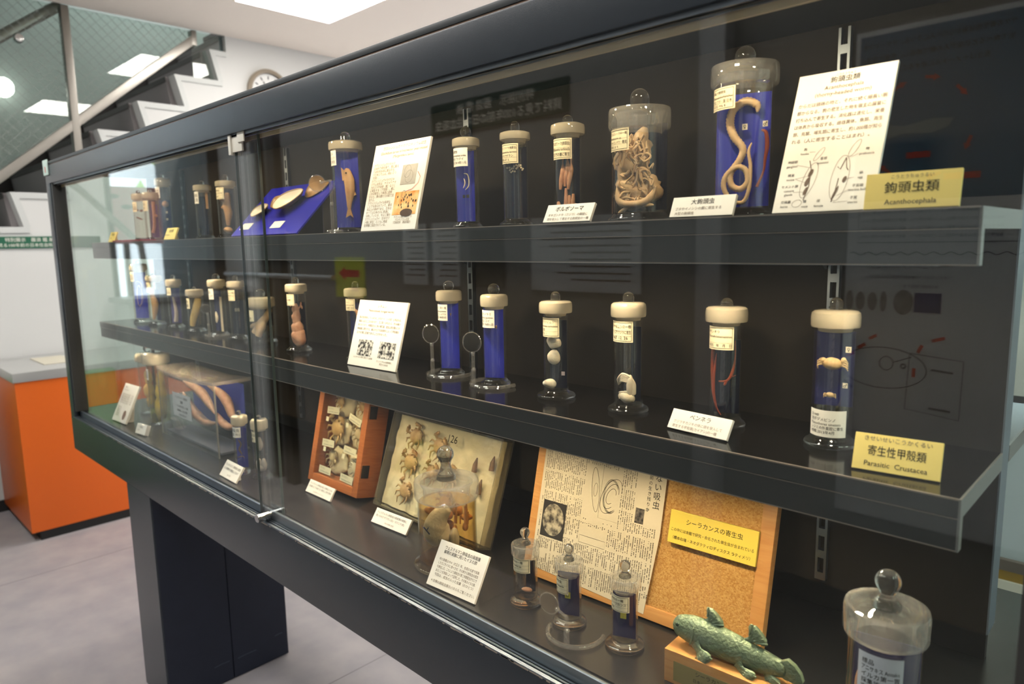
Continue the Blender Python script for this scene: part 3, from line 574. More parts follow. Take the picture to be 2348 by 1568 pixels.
wall_card('wall_poster', 'tall fish parasite poster on the wall opposite, mirrored at right in the glass', 'poster', -0.50, EYE - 0.84, 0.50, 1.41, poster, PW)
def poster2(r, w, h):
    g = G(); f = flat(0.0008); quad(g, f, w * 0.1, w * 0.46, h * 0.66, h * 0.80); g.build('blue_field', mat('field_blue', (40, 90, 140), 0.6), r, smooth=False)
    g = G()
    for i in range(22):
        yy = h * (0.57 - 0.025 * i); x = -w / 2 + 0.02
        while x < w / 2 - 0.03 and yy > 0.03: l = random.uniform(0.012, 0.03); stroke(g, f, [(x, yy), (x + l, yy)], 0.007); x += l + 0.005
    o = g.build('text_lines', INKSOFT, r, smooth=False); o['kind'] = 'stuff'
wall_card('wall_poster', 'text poster on the wall opposite, mirrored at the right photo edge', 'poster', -0.01, EYE - 0.84, 0.42, 1.41, poster2, mat('poster_grey', (206, 208, 208), 0.6))
def arrow(r, w, h):
    g = G(); f = flat(0.0008); k = len(g.v)
    g.v += [f(*p) for p in ((-0.10, 0.155), (0.04, 0.155), (0.04, 0.175), (0.11, 0.135), (0.04, 0.095), (0.04, 0.115), (-0.10, 0.115))]; g.f.append(tuple(range(7))); g.build('red_arrow', PRED, r, smooth=False)
    g = G(); quad(g, f, -0.09, -0.01, 0.035, 0.06); g.build('dark_text_block', INK, r, smooth=False)
wall_card('arrow_sign', 'yellow-green sign with a red arrow, mirrored in the glass left of centre', 'sign', -3.415, EYE - 0.29, 0.29, 0.225, arrow, mat('sign_lime', (190, 200, 70), 0.6))
def gbanner(r, w, h): text_part(r, [('特別展示　藤浪 鑑 展', 0, h * 0.58, 0.05, 'c', 1, w * 0.7), ('資料で見る100年前の日本住血吸虫', 0, h * 0.14, 0.05, 'c', 1, w * 0.94)], PAPERW, dy=0.0008)
wall_card('wall_banner', 'wide dark green banner on the wall opposite, mirrored above the blue jar', 'banner', -2.235, EYE + 0.505, 0.84, 0.135, gbanner, mat('banner_dark', (16, 44, 36), 0.6))
def sheet(r, w, h):
    g = G(); f = flat(0.0008)
    for i in range(9):
        yy = h * (0.88 - 0.09 * i); stroke(g, f, [(-w * 0.42, yy), (w * random.uniform(0.1, 0.42), yy)], 0.006)
    o = g.build('text_lines', INKSOFT, r, smooth=False); o['kind'] = 'stuff'
SHW = mat('sheet_white', (190, 194, 196), 0.7)
for i, (x, w, lab) in enumerate(((-2.82, 0.19, 'leftmost'), (-2.58, 0.19, 'second'), (-1.75, 0.55, 'widest'))):
    wall_card('notice_sheet', lab + ' pale text notice mirrored above the middle shelf jars', 'notice', x, EYE - 0.2, w, 0.30, sheet, SHW)
def dphoto(r, w, h): pass
wall_card('dark_photo', 'dark square photograph on the wall opposite, mirrored beside the pale notices', 'photograph', -2.30, EYE - 0.2, 0.22, 0.26, dphoto, mat('photo_dark', (44, 46, 46), 0.6, tex=(30, (90, 92, 90), 'n', 2)))
#@@ITEMS
# ------------------------------------------------------------------ jars
def smooth_path(pts, n=6):
    P = [Vector(p) for p in pts]; out = []
    for i in range(len(P) - 1):
        a, b, c, d = P[max(i - 1, 0)], P[i], P[i + 1], P[min(i + 2, len(P) - 1)]
        for k in range(n):
            t = k / n; out.append(0.5 * ((2 * b) + (c - a) * t + (2 * a - 5 * b + 4 * c - d) * t * t + (3 * b - a - 3 * c + d) * t ** 3))
    out.append(P[-1]); return out
def worm(g, pts, r, n=6, seg=8, taper=True, M=None, ridge=0.0):
    P = smooth_path(pts, n); m = len(P)
    if isinstance(r, (list, tuple)):
        R = []
        for i in range(m):
            u = i / (m - 1) * (len(r) - 1); k = min(int(u), len(r) - 2); R.append(r[k] + (r[k + 1] - r[k]) * (u - k))
    else: R = [r * (min(1, 0.25 + 4 * i / m, 0.25 + 4 * (m - 1 - i) / m) if taper else 1) for i in range(m)]
    if ridge: R = [x * (1 + ridge * (1 if i % 2 else -1)) for i, x in enumerate(R)]
    g.tube(P, R, seg, M=M); return g
def jar(name, label, pos, Rf, Rb, Rl, zlb, zlt, zk, rk, knob='dome', lid='frost', lab=None, plate=None, fluid=None, spec=None, tags=(), ang=None, fg=0.0):
    """pos on its shelf; heights above it. lab=(width deg, z0, z1, lines, border, material, turn)"""
    x, y, zb = pos
    va = atan2(-x, y); ya = va * 0.62 if ang is None else radians(ang)
    r = thing(name, label, 'specimen jar', (x, y, zb + EYE + 0.0003), group=None)
    h0 = 0.013
    G().lathe([(0, 0.0), (Rf * 0.93, 0), (Rf, 0.0022), (Rf, 0.0045), (Rf * 0.96, 0.0068), (Rb + (Rf - Rb) * 0.35, 0.0092), (Rb * 1.0, 0.0125), (Rb * 0.985, h0), (Rb * 0.9, h0 + 0.0005), (Rb * 0.5, 0.0105), (0, 0.0095)], 40).build('foot', FOOTG, r, ang=0.9)
    G().lathe([(Rb, h0), (Rb, zlb + 0.002)], 40).lathe([(Rb * 0.93, h0 + 0.001), (Rb * 0.93, zlb - 0.007)], 40).build('jar_body', JARG, r, ang=0.9, fix=False)
    lm = {'frost': FROST, 'clear': FROSTL}[lid]; th = zlt - zlb
    pr = [(0, zlb - 0.006), (Rb * 0.82, zlb - 0.006), (Rb * 0.9, zlb), (Rl * 0.975, zlb), (Rl, zlb + th * 0.12), (Rl, zlb + th * 0.62), (Rl * 0.97, zlb + th * 0.86), (Rl * 0.86, zlt - th * 0.02), (Rl * 0.5, zlt + 0.0008), (0, zlt + 0.001)]
    if lid == 'clear': pr = [(Rb * 0.80, zlb - 0.008), (Rb * 0.9, zlb - 0.002), (Rl * 0.97, zlb), (Rl, zlb + th * 0.1), (Rl, zlb + th * 0.88), (Rl * 0.97, zlb + th * 0.98), (Rl * 0.90, zlb + th), (Rl * 0.84, zlb + th * 0.95), (Rl * 0.82, zlb + th * 0.78), (Rb * 0.80, zlb + th * 0.5), (Rb * 0.80, zlb - 0.008)]
    L = G().lathe(pr, 40).build('lid', lm, r, ang=0.7)
    if lid == 'clear': G().lathe([(Rl * 0.82, zlb + th * 0.78), (Rl * 0.74, zlb + th * 0.74), (Rl * 0.60, zlb + th * 0.78), (Rl * 0.36, zlb + th * 0.90), (Rl * 0.24, zlt), (0, zlt + 0.0005)], 40).build('lid_top', sheet_glass('lid_top_glass', (250, 250, 248), 0.10, 0.0, 0.07, (230, 226, 214)), L, ang=1.0, fix=False)
    hk = zk - zlt
    if knob == 'ball':
        c = zk - rk; kp = [(rk * 0.55, zlt - 0.001), (rk * 0.45, zlt + max(hk - 2 * rk, 0) * 0.5 + 0.001)] + [(rk * sin(pi * (1 - t / 12)), c - rk * cos(pi * t / 12) ) for t in range(2, 12)] + [(0, zk)]
        nk = max(0.001, hk - 1.85 * rk); kp = [(0, zlt - 0.001), (rk * 1.15, zlt - 0.001), (rk * 1.10, zlt + nk * 0.18), (rk * 0.78, zlt + nk * 0.42), (rk * 0.56, zlt + nk * 0.8)] + [(rk * sin(pi * t / 12), c - rk * cos(pi * t / 12)) for t in range(3, 12)] + [(0, zk)]
    else:
        kp = [(0, zlt - 0.001), (rk * 1.05, zlt - 0.001), (rk, zlt + hk * 0.15)] + [(rk * cos(pi / 2 * t / 8), zlt + max(hk - rk, hk * 0.3) + min(rk, hk * 0.7) * sin(pi / 2 * t / 8)) for t in range(0, 8)] + [(0, zk)]
    G().lathe(kp, 28).build('knob', CLEAR, L, ang=1.2)
    M = Matrix.Rotation(ya, 4, 'Z')
    if lab:
        wd, z0, z1, lines, border, lmt, turn = lab
        ph = va * 0.30 + radians(turn); R_ = Rb + 0.0004; wv = radians(wd) * R_
        def f(u, v, d=0.0): return ((R_ + d) * sin(ph + u / R_), -(R_ + d) * cos(ph + u / R_), v)
        g = G(); n = 14
        for i in range(n + 1):
            u = -wv / 2 + wv * i / n
            g.v += [f(u, z0), f(u, z1)]
        g.f = [(2 * i, 2 * i + 2, 2 * i + 3, 2 * i + 1) for i in range(n)]
        lo = g.build('label', lmt, r, ang=1.5)
        fd = lambda u, v: f(u, v, 0.0003); g = G(); hh = z1 - z0
        if border:
            for rr in ((-wv * 0.44, wv * 0.44, z0 + hh * 0.07, z1 - hh * 0.07),):
                a, b, c, d = rr; m_ = 8
                for zz in (c, d): stroke(g, fd, [(a + (b - a) * i / m_, zz) for i in range(m_ + 1)], 0.0005)
                for uu in (a, b): stroke(g, fd, [(uu, c), (uu, d)], 0.0005)
            for zz in (0.30, 0.55): stroke(g, fd, [(-wv * 0.44 + wv * 0.88 * i / 8, z0 + hh * zz) for i in range(9)], 0.0002)
        nl = max(len(lines), 1)
        for i, t in enumerate(lines):
            sz = hh * 0.80 / nl * (0.86 if not border else 0.72)
            write(g, fd, t, -wv * 0.40, z1 - hh * 0.11 - (i + 0.82) * hh * 0.79 / nl, sz, 'l', 1.0, wv * 0.82)
        if g.v: g.build('lettering', INK, lo, smooth=False, fix=False)
    if plate:
        pm, w, z0, z1, dx, dy, dyaw = plate
        Mp = Matrix.Rotation(ya + radians(dyaw), 4, 'Z')
        G().box(dx * Rb - w * Rb, dx * Rb + w * Rb, dy * Rb, dy * Rb + 0.0012, z0, z1, Mp).build('backing_plate', pm, r, smooth=False)
    if fluid:
        fm, zf = fluid
        G().lathe([(0, h0 + 0.001), (Rb * 0.965, h0 + 0.001), (Rb * 0.965, zf), (0, zf)], 36).build('fluid', fm, r, ang=0.9)
    if spec: spec(r, Rb, M)
    for (tx, tz, ts, tm, tt) in tags:
        g = G().box(tx * Rb - ts, tx * Rb + ts, -0.32 * Rb, -0.32 * Rb + 0.0006, tz - ts * 1.15, tz + ts * 1.15, M); to = g.build('small_tag', tm, r, smooth=False)
        if tt: g = G(); write(g, lambda u, v: tuple(M @ Vector((u, -0.32 * Rb - 0.0004, v))), tt, tx * Rb, tz - ts * 0.55, ts * 1.5, 'c'); g.build('lettering', INK, to, smooth=False, fix=False)
    return r
def lumps(g, pts, M, nz=0.25, ns=70):
    for i, (x, y, z, a, b, c) in enumerate(pts): g.ell((x, y, z), (a, b, c), M, 18, 12, nz, ns, i)
    return g
def crab(g, s, M, legs=True):
    """a small dried crab lying in the local x,z plane facing -y"""
    g.ell((0, 0, 0), (0.5 * s, 0.16 * s, 0.42 * s), M, 16, 10, 0.12, 30 / max(s, 0.001) * 0.03)
    g.ell((0.16 * s, -0.12 * s, 0.36 * s), (0.05 * s, 0.05 * s, 0.06 * s), M, 8, 6); g.ell((-0.16 * s, -0.12 * s, 0.36 * s), (0.05 * s, 0.05 * s, 0.06 * s), M, 8, 6)
    for sd in (-1, 1):
        if legs:
            for k in range(4):
                a = radians(35 - 32 * k); d = Vector((cos(a) * sd, 0, sin(a))); e = Vector((cos(a - 0.7) * sd, 0.05, sin(a - 0.7)))
                p0 = d * 0.4 * s; p1 = d * 0.62 * s + Vector((0, -0.10 * s, 0)); p2 = p1 + e * 0.24 * s + Vector((-0.10 * sd * s, -0.02 * s, -0.06 * s))
                g.tube([p0, p1, p2], [0.06 * s, 0.055 * s, 0.018 * s], 6, M=M)
        c0 = Vector((0.36 * sd * s, -0.05 * s, 0.25 * s)); c1 = Vector((0.54 * sd * s, -0.12 * s, 0.40 * s)); c2 = Vector((0.34 * sd * s, -0.16 * s, 0.54 * s))
        g.tube([c0, c1, c2], [0.07 * s, 0.09 * s, 0.12 * s], 8, M=M); g.tube([c2, c2 + Vector((-0.14 * sd * s, -0.02 * s, 0.12 * s))], [0.09 * s, 0.015 * s], 6, M=M); g.tube([c2, c2 + Vector((-0.03 * sd * s, -0.02 * s, 0.18 * s))], [0.06 * s, 0.012 * s], 6, M=M)
    return g
def rep(fn, mt, name='specimen'):
    def go(r, Rb, M):
        g = G(); fn(g, Rb, M); g.build(name, mt, r, ang=1.2)
    return go
def multi(*fs):
    def go(r, Rb, M):
        for f in fs: f(r, Rb, M)
    return go

# specimens (local to a jar: x right, -y towards the viewer, z up)
def s_M1a(g, R, M):
    T = M @ Matrix.Translation((-0.001, -0.006, 0.112))
    g.ell((0, 0, 0), (0.0125, 0.008, 0.0082), T, 18, 12, 0.08, 120); g.ell((-0.012, 0, 0.004), (0.005, 0.005, 0.0036), T, 12, 8); g.ell((0.0135, 0, 0.0045), (0.0036, 0.005, 0.0048), T, 12, 8)
    for k in range(4): worm(g, [(0.011, -0.002, 0.004 - 0.002 * k), (0.0165, -0.004, 0.006 - 0.003 * k), (0.0195, -0.003, 0.001 - 0.003 * k)], [0.0011, 0.0011, 0.0005], n=3, seg=6, M=T)
    for k in range(3): worm(g, [(-0.012, -0.003, 0.003 - 0.002 * k), (-0.017, -0.005, 0.004 - 0.003 * k), (-0.017, -0.004, -0.003 - 0.002 * k)], [0.0012, 0.0012, 0.0006], n=3, seg=6, M=T)
def s_M1b(g, R, M):
    T = M @ Matrix.Translation((-0.002, -0.008, 0.070)); g.ell((0, 0, 0), (0.0052, 0.003, 0.0036), T, 14, 10, 0.1, 200)
    for sd in (-1, 1):
        for k in range(3): worm(g, [(sd * 0.004, -0.001, 0.001 - 0.0015 * k), (sd * 0.0068, -0.002, 0.002 - 0.002 * k), (sd * 0.0075, -0.002, -0.002 - 0.001 * k)], [0.0007, 0.0007, 0.0003], n=3, seg=5, M=T)
def s_M2(g, R, M):
    worm(g, [(-0.010, -0.004, 0.142), (-0.017, -0.004, 0.120), (-0.018, -0.003, 0.085), (-0.016, -0.003, 0.050), (-0.011, -0.004, 0.028), (-0.004, -0.004, 0.016)], [0.0016, 0.0026, 0.0028, 0.0022, 0.0014, 0.0008], M=M)
    worm(g, [(-0.012, -0.006, 0.11), (-0.015, -0.006, 0.075), (-0.014, -0.006, 0.045), (-0.009, -0.006, 0.024)], 0.0017, M=M)
    worm(g, [(0.014, -0.004, 0.130), (0.0145, -0.004, 0.105), (0.011, -0.005, 0.082), (0.004, -0.006, 0.070), (-0.008, -0.006, 0.068)], [0.0008, 0.0010, 0.0024, 0.0016, 0.0012], M=M)
    worm(g, [(0.004, -0.006, 0.070), (0.000, -0.006, 0.062)], 0.0018, M=M); worm(g, [(0.006, -0.006, 0.074), (0.017, -0.006, 0.079)], 0.0006, M=M)
def s_M3(g, R, M): lumps(g, [(-0.004, -0.004, 0.102, 0.0135, 0.006, 0.013), (-0.003, -0.004, 0.073, 0.0115, 0.006, 0.012), (-0.012, -0.004, 0.024, 0.0125, 0.008, 0.009)], M, 0.4, 60)
def s_M4(g, R, M):
    for i in range(6):
        o = i * 0.0022; worm(g, [(-0.018, -0.004 + o, 0.052 - o), (-0.008, -0.006, 0.062 - o), (0.006, -0.006, 0.056 - o), (0.012, -0.004, 0.042 - o), (0.004, -0.006, 0.034 - o * 0.5), (-0.014, -0.006, 0.032 - o)], 0.0024, M=M)
    lumps(g, [(-0.002, -0.003, 0.024, 0.014, 0.009, 0.010), (0.004, -0.005, 0.042, 0.0055, 0.006, 0.018)], M, 0.3)
def s_M5(g, R, M):
    for x in (-0.005, 0.005): g.ell((x, -0.006, 0.116), (0.0026, 0.0012, 0.0036), M, 10, 8)
def s_M6(g, R, M):
    for x in (-0.006, 0.005): g.tube([(x, -0.006, 0.133), (x, -0.006, 0.127)], [0.0017, 0.0004], 8, M=M)
def s_M7(g, R, M): worm(g, [(-0.014, -0.005, 0.123), (-0.006, -0.005, 0.125), (0.003, -0.005, 0.118), (0.006, -0.005, 0.102), (0.005, -0.005, 0.080), (0.003, -0.005, 0.060)], [0.0026, 0.0036, 0.004, 0.004, 0.0034, 0.002], ridge=0.10, n=9, M=M)
def s_M8(g, R, M):
    lumps(g, [(0.002, 0, 0.036, 0.0205, 0.015, 0.024), (-0.002, 0, 0.062, 0.016, 0.012, 0.022), (-0.004, 0, 0.090, 0.0125, 0.010, 0.022), (-0.004, 0, 0.114, 0.010, 0.008, 0.014)], M, 0.3)
    for p in (((0.004, 0, 0.112), (0.013, -0.004, 0.122), (0.016, -0.004, 0.113)), ((-0.008, 0, 0.118), (-0.015, -0.004, 0.128), (-0.017, -0.003, 0.119)), ((0.010, 0, 0.12), (0.012, 0, 0.132))): worm(g, p, 0.0022, M=M)
def s_M9(g, R, M):
    worm(g, [(0.026, 0.004, 0.100), (0.016, 0, 0.080), (-0.002, -0.004, 0.056), (-0.020, -0.006, 0.030)], [0.006, 0.010, 0.013, 0.011], M=M, seg=14); worm(g, [(0.010, 0, 0.075), (0.002, -0.01, 0.048), (-0.008, -0.013, 0.022)], [0.007, 0.012, 0.009], M=M, seg=14)
    worm(g, [(-0.004, -0.003, 0.058), (-0.024, -0.006, 0.052), (-0.034, -0.004, 0.048)], [0.008, 0.008, 0.003], M=M, seg=10)
def s_M10(g, R, M):
    for i in range(4): g.tube([(-0.004 + 0.004 * i, -0.006, 0.096), (-0.0035 + 0.004 * i, -0.006, 0.086)], 0.0006, 6, M=M)
def s_M11(g, R, M): g.box(0.008, 0.015, -0.004, -0.002, 0.014, 0.125, M); lumps(g, [(-0.004, -0.006, 0.06, 0.005, 0.003, 0.018)], M, 0.4)
def s_M12(g, R, M): worm(g, [(-0.014, -0.002, 0.020), (-0.007, -0.002, 0.050), (0.006, -0.002, 0.085), (0.012, -0.002, 0.112)], [0.0075, 0.0115, 0.0125, 0.010], M=M, seg=14)
def s_M13(g, R, M): worm(g, [(0, -0.004, 0.022), (0.004, -0.004, 0.06), (-0.004, -0.004, 0.11)], [0.007, 0.006, 0.003], M=M, seg=10)
def s_M14(g, R, M): worm(g, [(-0.008, -0.006, 0.020), (-0.003, -0.006, 0.048), (0.000, -0.006, 0.080), (-0.010, -0.006, 0.118)], [0.004, 0.009, 0.012, 0.007], M=M, seg=12, ridge=0.04)
def s_M15(g, R, M): worm(g, [(-0.012, -0.007, 0.15), (-0.004, -0.007, 0.158), (0.010, -0.007, 0.145), (0.008, -0.007, 0.105), (0.004, -0.007, 0.075), (-0.006, -0.007, 0.065), (-0.010, -0.007, 0.09), (-0.007, -0.007, 0.13), (0.002, -0.007, 0.14), (0.012, -0.007, 0.09), (-0.012, -0.007, 0.045)], 0.0009, n=8, M=M)
def s_T1(g, R, M): lumps(g, [(-0.006, 0, 0.14, 0.016, 0.013, 0.030), (-0.008, 0, 0.09, 0.020, 0.015, 0.034), (-0.004, 0, 0.045, 0.016, 0.013, 0.030)], M, 0.25, 50)
def s_T2(g, R, M): lumps(g, [(0.004, 0, 0.06, 0.022, 0.018, 0.046), (0.008, 0, 0.11, 0.019, 0.016, 0.040), (0.010, 0, 0.165, 0.014, 0.013, 0.045)], M, 0.35, 90)
def s_T3(g, R, M): worm(g, [(-0.006, -0.004, 0.10), (0.002, -0.004, 0.085), (-0.004, -0.004, 0.07), (0.004, -0.004, 0.055)], 0.0022, M=M); worm(g, [(-0.010, -0.004, 0.046), (0.004, -0.004, 0.05), (0.010, -0.004, 0.044)], 0.0012, M=M)
def s_T4(g, R, M): lumps(g, [(-0.001, 0, 0.096, 0.0075, 0.005, 0.020), (-0.008, 0, 0.036, 0.008, 0.006, 0.018), (0.006, 0, 0.036, 0.009, 0.006, 0.018), (-0.001, 0, 0.028, 0.012, 0.007, 0.010)], M, 0.2)
def s_T5(g, R, M): lumps(g, [(0.002, -0.004, 0.026, 0.010, 0.005, 0.004)], M)
def s_U1(g, R, M):
    worm(g, [(0.020, -0.012, 0.142), (0.019, -0.012, 0.152), (0.004, -0.012, 0.158), (-0.012, -0.012, 0.148), (-0.016, -0.012, 0.130), (-0.010, -0.012, 0.112), (0.002, -0.012, 0.095), (-0.002, -0.012, 0.080), (-0.014, -0.012, 0.062), (-0.012, -0.012, 0.046), (0.000, -0.013, 0.040), (0.010, -0.013, 0.050), (0.006, -0.013, 0.066), (-0.006, -0.014, 0.070), (-0.020, -0.014, 0.058), (-0.022, -0.014, 0.042), (-0.012, -0.014, 0.026), (0.004, -0.014, 0.022), (0.012, -0.014, 0.040), (0.013, -0.013, 0.070), (0.010, -0.013, 0.090), (0.014, -0.013, 0.102)],
         [0.0012, 0.0052, 0.0055, 0.0056, 0.0056, 0.0056, 0.0050, 0.0048, 0.0046, 0.0046, 0.0044, 0.0042, 0.0040, 0.0040, 0.0038, 0.0036, 0.0032, 0.0028, 0.0028, 0.0026, 0.0022, 0.0010], n=9, seg=10, ridge=0.07, M=M)
def s_U1b(g, R, M): worm(g, [(0.026, -0.012, 0.118), (0.032, -0.012, 0.114), (0.034, -0.012, 0.096), (0.032, -0.012, 0.080), (0.030, -0.012, 0.062), (0.022, -0.012, 0.042)], [0.0012, 0.0026, 0.0030, 0.0022, 0.0014, 0.0022], M=M)
def s_U2(g, R, M):
    random.seed(11)
    lumps(g, [(-0.004, 0, 0.050, 0.032, 0.020, 0.030), (-0.012, 0, 0.090, 0.024, 0.018, 0.030), (0.000, 0, 0.115, 0.020, 0.015, 0.022), (0.018, 0, 0.048, 0.016, 0.016, 0.020), (-0.022, 0, 0.06, 0.012, 0.014, 0.036)], M, 0.45, 70)
    for i in range(46):
        x = random.uniform(-0.026, 0.022); z = random.uniform(0.030, 0.122); P = [Vector((x, -0.018, z))]
        for k in range(4): P.append(P[-1] + Vector((random.uniform(-0.010, 0.010), random.uniform(-0.002, 0.001), random.uniform(-0.016, 0.010))))
        P = [Vector((max(-0.033, min(0.030, p.x)), max(-0.026, p.y), max(0.024, p.z))) for p in P]
        worm(g, P, random.uniform(0.0011, 0.0026), n=4, seg=6, M=M)
    worm(g, [(0.0, -0.016, 0.026), (-0.016, -0.018, 0.020), (-0.03, -0.014, 0.012)], 0.003, M=M)
    worm(g, [(-0.030, -0.012, 0.06), (-0.026, -0.018, 0.032), (-0.005, -0.022, 0.026), (0.018, -0.020, 0.032), (0.030, -0.014, 0.052)], 0.0055, M=M, seg=10)
def s_U3(g, R, M):
    for x, z in ((-0.007, 0.086), (0.001, 0.091), (0.007, 0.086)):
        worm(g, [(x, -0.006, z + 0.030), (x, -0.006, z + 0.018), (x, -0.006, z + 0.006), (x - 0.003, -0.006, z - 0.010), (x - 0.005, -0.006, z - 0.026)], [0.0022, 0.0014, 0.0046, 0.0042, 0.0022], M=M, n=5, seg=10)
    for x, h in ((-0.016, 0.040), (-0.010, 0.030), (-0.002, 0.062), (0.004, 0.050), (0.011, 0.052), (0.016, 0.036)):
        worm(g, [(x * 0.8, -0.004, 0.014), (x * 0.9, -0.006, 0.03), (x, -0.006, h)], [0.006, 0.0045, 0.0022], M=M, seg=10)
def s_U4(g, R, M):
    random.seed(5)
    pts = [(-0.012, 0.112), (-0.004, 0.115), (0.003, 0.116), (-0.013, 0.104), (-0.009, 0.104), (-0.005, 0.102), (-0.003, 0.098), (-0.008, 0.100), (0.000, 0.106), (0.004, 0.108), (0.006, 0.104), (0.010, 0.106), (0.013, 0.103), (0.016, 0.101), (0.004, 0.102), (0.001, 0.097), (-0.006, 0.096), (0.009, 0.108), (0.012, 0.107), (0.015, 0.099), (-0.002, 0.103), (0.007, 0.107)]
    for i, (x, z) in enumerate(pts): g.ell((x, -0.007, z), (0.0019, 0.0016, 0.0019), M, 8, 6, 0.2, 300, i)
def s_U5(g, R, M):
    worm(g, [(-0.003, -0.008, 0.104), (0.004, -0.008, 0.102), (0.007, -0.008, 0.092), (0.006, -0.008, 0.080), (-0.001, -0.008, 0.073)], 0.0011, n=8, M=M); worm(g, [(-0.003, -0.008, 0.095), (-0.001, -0.008, 0.086), (-0.005, -0.008, 0.076)], 0.0011, M=M)
def s_U5b(g, R, M): g.box(-0.006, -0.001, -0.0085, -0.008, 0.058, 0.064, M); g.box(0.001, 0.007, -0.0085, -0.008, 0.058, 0.064, M)
def s_U6(g, R, M):
    Mf = M @ Matrix.Translation((0.006, -0.008, 0.0))
    worm(g, [(0, 0, 0.148), (-0.001, 0, 0.140), (0.002, 0, 0.120), (0.003, 0, 0.095), (0.000, 0, 0.070), (-0.001, 0, 0.056)], [0.003, 0.009, 0.013, 0.012, 0.0065, 0.004], M=Mf @ Matrix.Scale(0.55, 4, (0, 1, 0)), seg=14)
    g.prism([(-0.004, 0.058), (0.002, 0.058), (0.008, 0.036), (0.001, 0.042), (-0.010, 0.036)], -0.001, 0.001, 'y', Mf); g.prism([(0.012, 0.10), (0.018, 0.088), (0.011, 0.085)], -0.001, 0.001, 'y', Mf)
    g.prism([(-0.008, 0.142), (-0.016, 0.150), (-0.014, 0.120), (-0.009, 0.122)], -0.001, 0.001, 'y', Mf)
def s_U6b(g, R, M): g.lathe([(0, 0), (0.0018, 0), (0.0018, 0.001), (0, 0.001)], 12, M=M @ Matrix.Translation((0.004, -0.0142, 0.137)) @ Matrix.Rotation(pi / 2, 4, 'X'))
def s_U7(g, R, M):
    worm(g, [(0.004, 0, 0.136), (0.003, 0, 0.118), (-0.001, 0, 0.098), (0.003, 0, 0.075), (0.001, 0, 0.055), (0.0, 0, 0.038)], [0.006, 0.009, 0.012, 0.0115, 0.008, 0.005], M=M, seg=12); worm(g, [(-0.002, -0.004, 0.108), (-0.013, -0.006, 0.116), (-0.018, -0.006, 0.114)], [0.006, 0.005, 0.003], M=M, seg=10)
    worm(g, [(-0.008, -0.004, 0.096), (-0.014, -0.006, 0.090)], [0.005, 0.003], M=M)
    lumps(g, [(-0.002, 0, 0.026, 0.014, 0.010, 0.009)], M, 0.3)
def s_U8(g, R, M): g.box(0.010, 0.018, -0.004, -0.002, 0.10, 0.16, M)
def s_U9(g, R, M): g.ell((0.010, -0.010, 0.135), (0.012, 0.010, 0.012), M, 14, 10, 0.1, 100)
def s_U10(g, R, M): worm(g, [(0, -0.004, 0.03), (0.008, -0.004, 0.06), (0.010, -0.004, 0.14)], [0.006, 0.005, 0.006], M=M, seg=10); lumps(g, [(0.016, -0.006, 0.09, 0.006, 0.004, 0.006)], M)
def s_U11(g, R, M): worm(g, [(-0.012, -0.006, 0.09), (0.0, -0.006, 0.085), (0.012, -0.006, 0.08)], 0.003, M=M); lumps(g, [(-0.010, 0, 0.115, 0.006, 0.004, 0.004), (0.006, 0, 0.113, 0.006, 0.004, 0.004)], M)
def s_T8(g, R, M):
    lumps(g, [(-0.004, 0, 0.050, 0.028, 0.018, 0.048), (0.014, -0.004, 0.075, 0.018, 0.014, 0.024)], M, 0.35, 60); worm(g, [(-0.022, -0.014, 0.14), (-0.024, -0.016, 0.10), (-0.028, -0.014, 0.05)], 0.004, M=M); worm(g, [(-0.012, -0.018, 0.135), (-0.006, -0.02, 0.10), (0.020, -0.018, 0.095)], 0.005, M=M)
UZ, MZ, TZ = 0.028, -0.279, -0.638
def lb(w, z1, h, lines, border=True, m=PAPER, turn=0): return (w, z1 - h, z1, lines, border, m, turn)
# upper shelf, right to left
jar('specimen_jar', 'big jar with a looped ridged worm on bright blue, right end of the top shelf', (-0.471, 0.955, UZ), 0.0465, 0.0405, 0.0457, 0.180, 0.208, 0.234, 0.0139, 'ball', 'clear', lb(64, 0.176, 0.030, ['標品 大鉤頭虫', 'Macracanthorhynchus', '宿主 ブタ・国 日本', '年月日 1936. 8.'], turn=-30), (BLUE, 0.90, 0.016, 0.170, 0, -0.05, 0), None,
    multi(rep(s_U1, FLESH), rep(s_U1b, RED)), ((0.10, 0.124, 0.0035, PAPERW, '♀'), (0.76, 0.126, 0.0033, PAPERW, '♂')))
jar('specimen_jar', 'wide jar packed with tangled pale intestine on the top shelf', (-0.627, 0.930, UZ), 0.0480, 0.0425, 0.0473, 0.138, 0.169, 0.199, 0.0143, 'dome', 'clear', lb(58, 0.137, 0.032, ['ボルボソーマの一種', 'Bolbosoma sp.', 'オキゴンドウ・腸管', '昭和 32. 9.'], turn=-26), (NAVYP, 0.80, 0.018, 0.148, 0.12, 0.42, 0), None, rep(s_U2, FLESH))
jar('specimen_jar', 'slim jar with three upright worms above a pale cluster, behind the white card', (-0.785, 0.950, UZ), 0.0300, 0.0237, 0.0293, 0.151, 0.169, 0.184, 0.0090, 'dome', 'frost', lb(104, 0.143, 0.034, ['ボルボソーマ(鉤頭虫)', 'Bolbosoma turbinella', 'クジラの腸に寄生'], turn=-8), (NAVYP, 0.84, 0.016, 0.148, 0, 0.15, 0), None, rep(s_U3, PINK))
jar('specimen_jar', 'slim jar with a scatter of tiny pale beads on navy, top shelf', (-0.890, 0.930, UZ), 0.0304, 0.0225, 0.0276, 0.152, 0.166, 0.185, 0.0083, 'dome', 'frost', lb(104, 0.144, 0.034, ['コリノソーマ(鉤頭虫)', 'Corynosoma hermani', 'カワアザラシ', '昭和 47. 5.'], turn=-8), (NAVYP, 0.86, 0.016, 0.140, 0.05, 0.12, 0), None, rep(s_U4, WHITE))
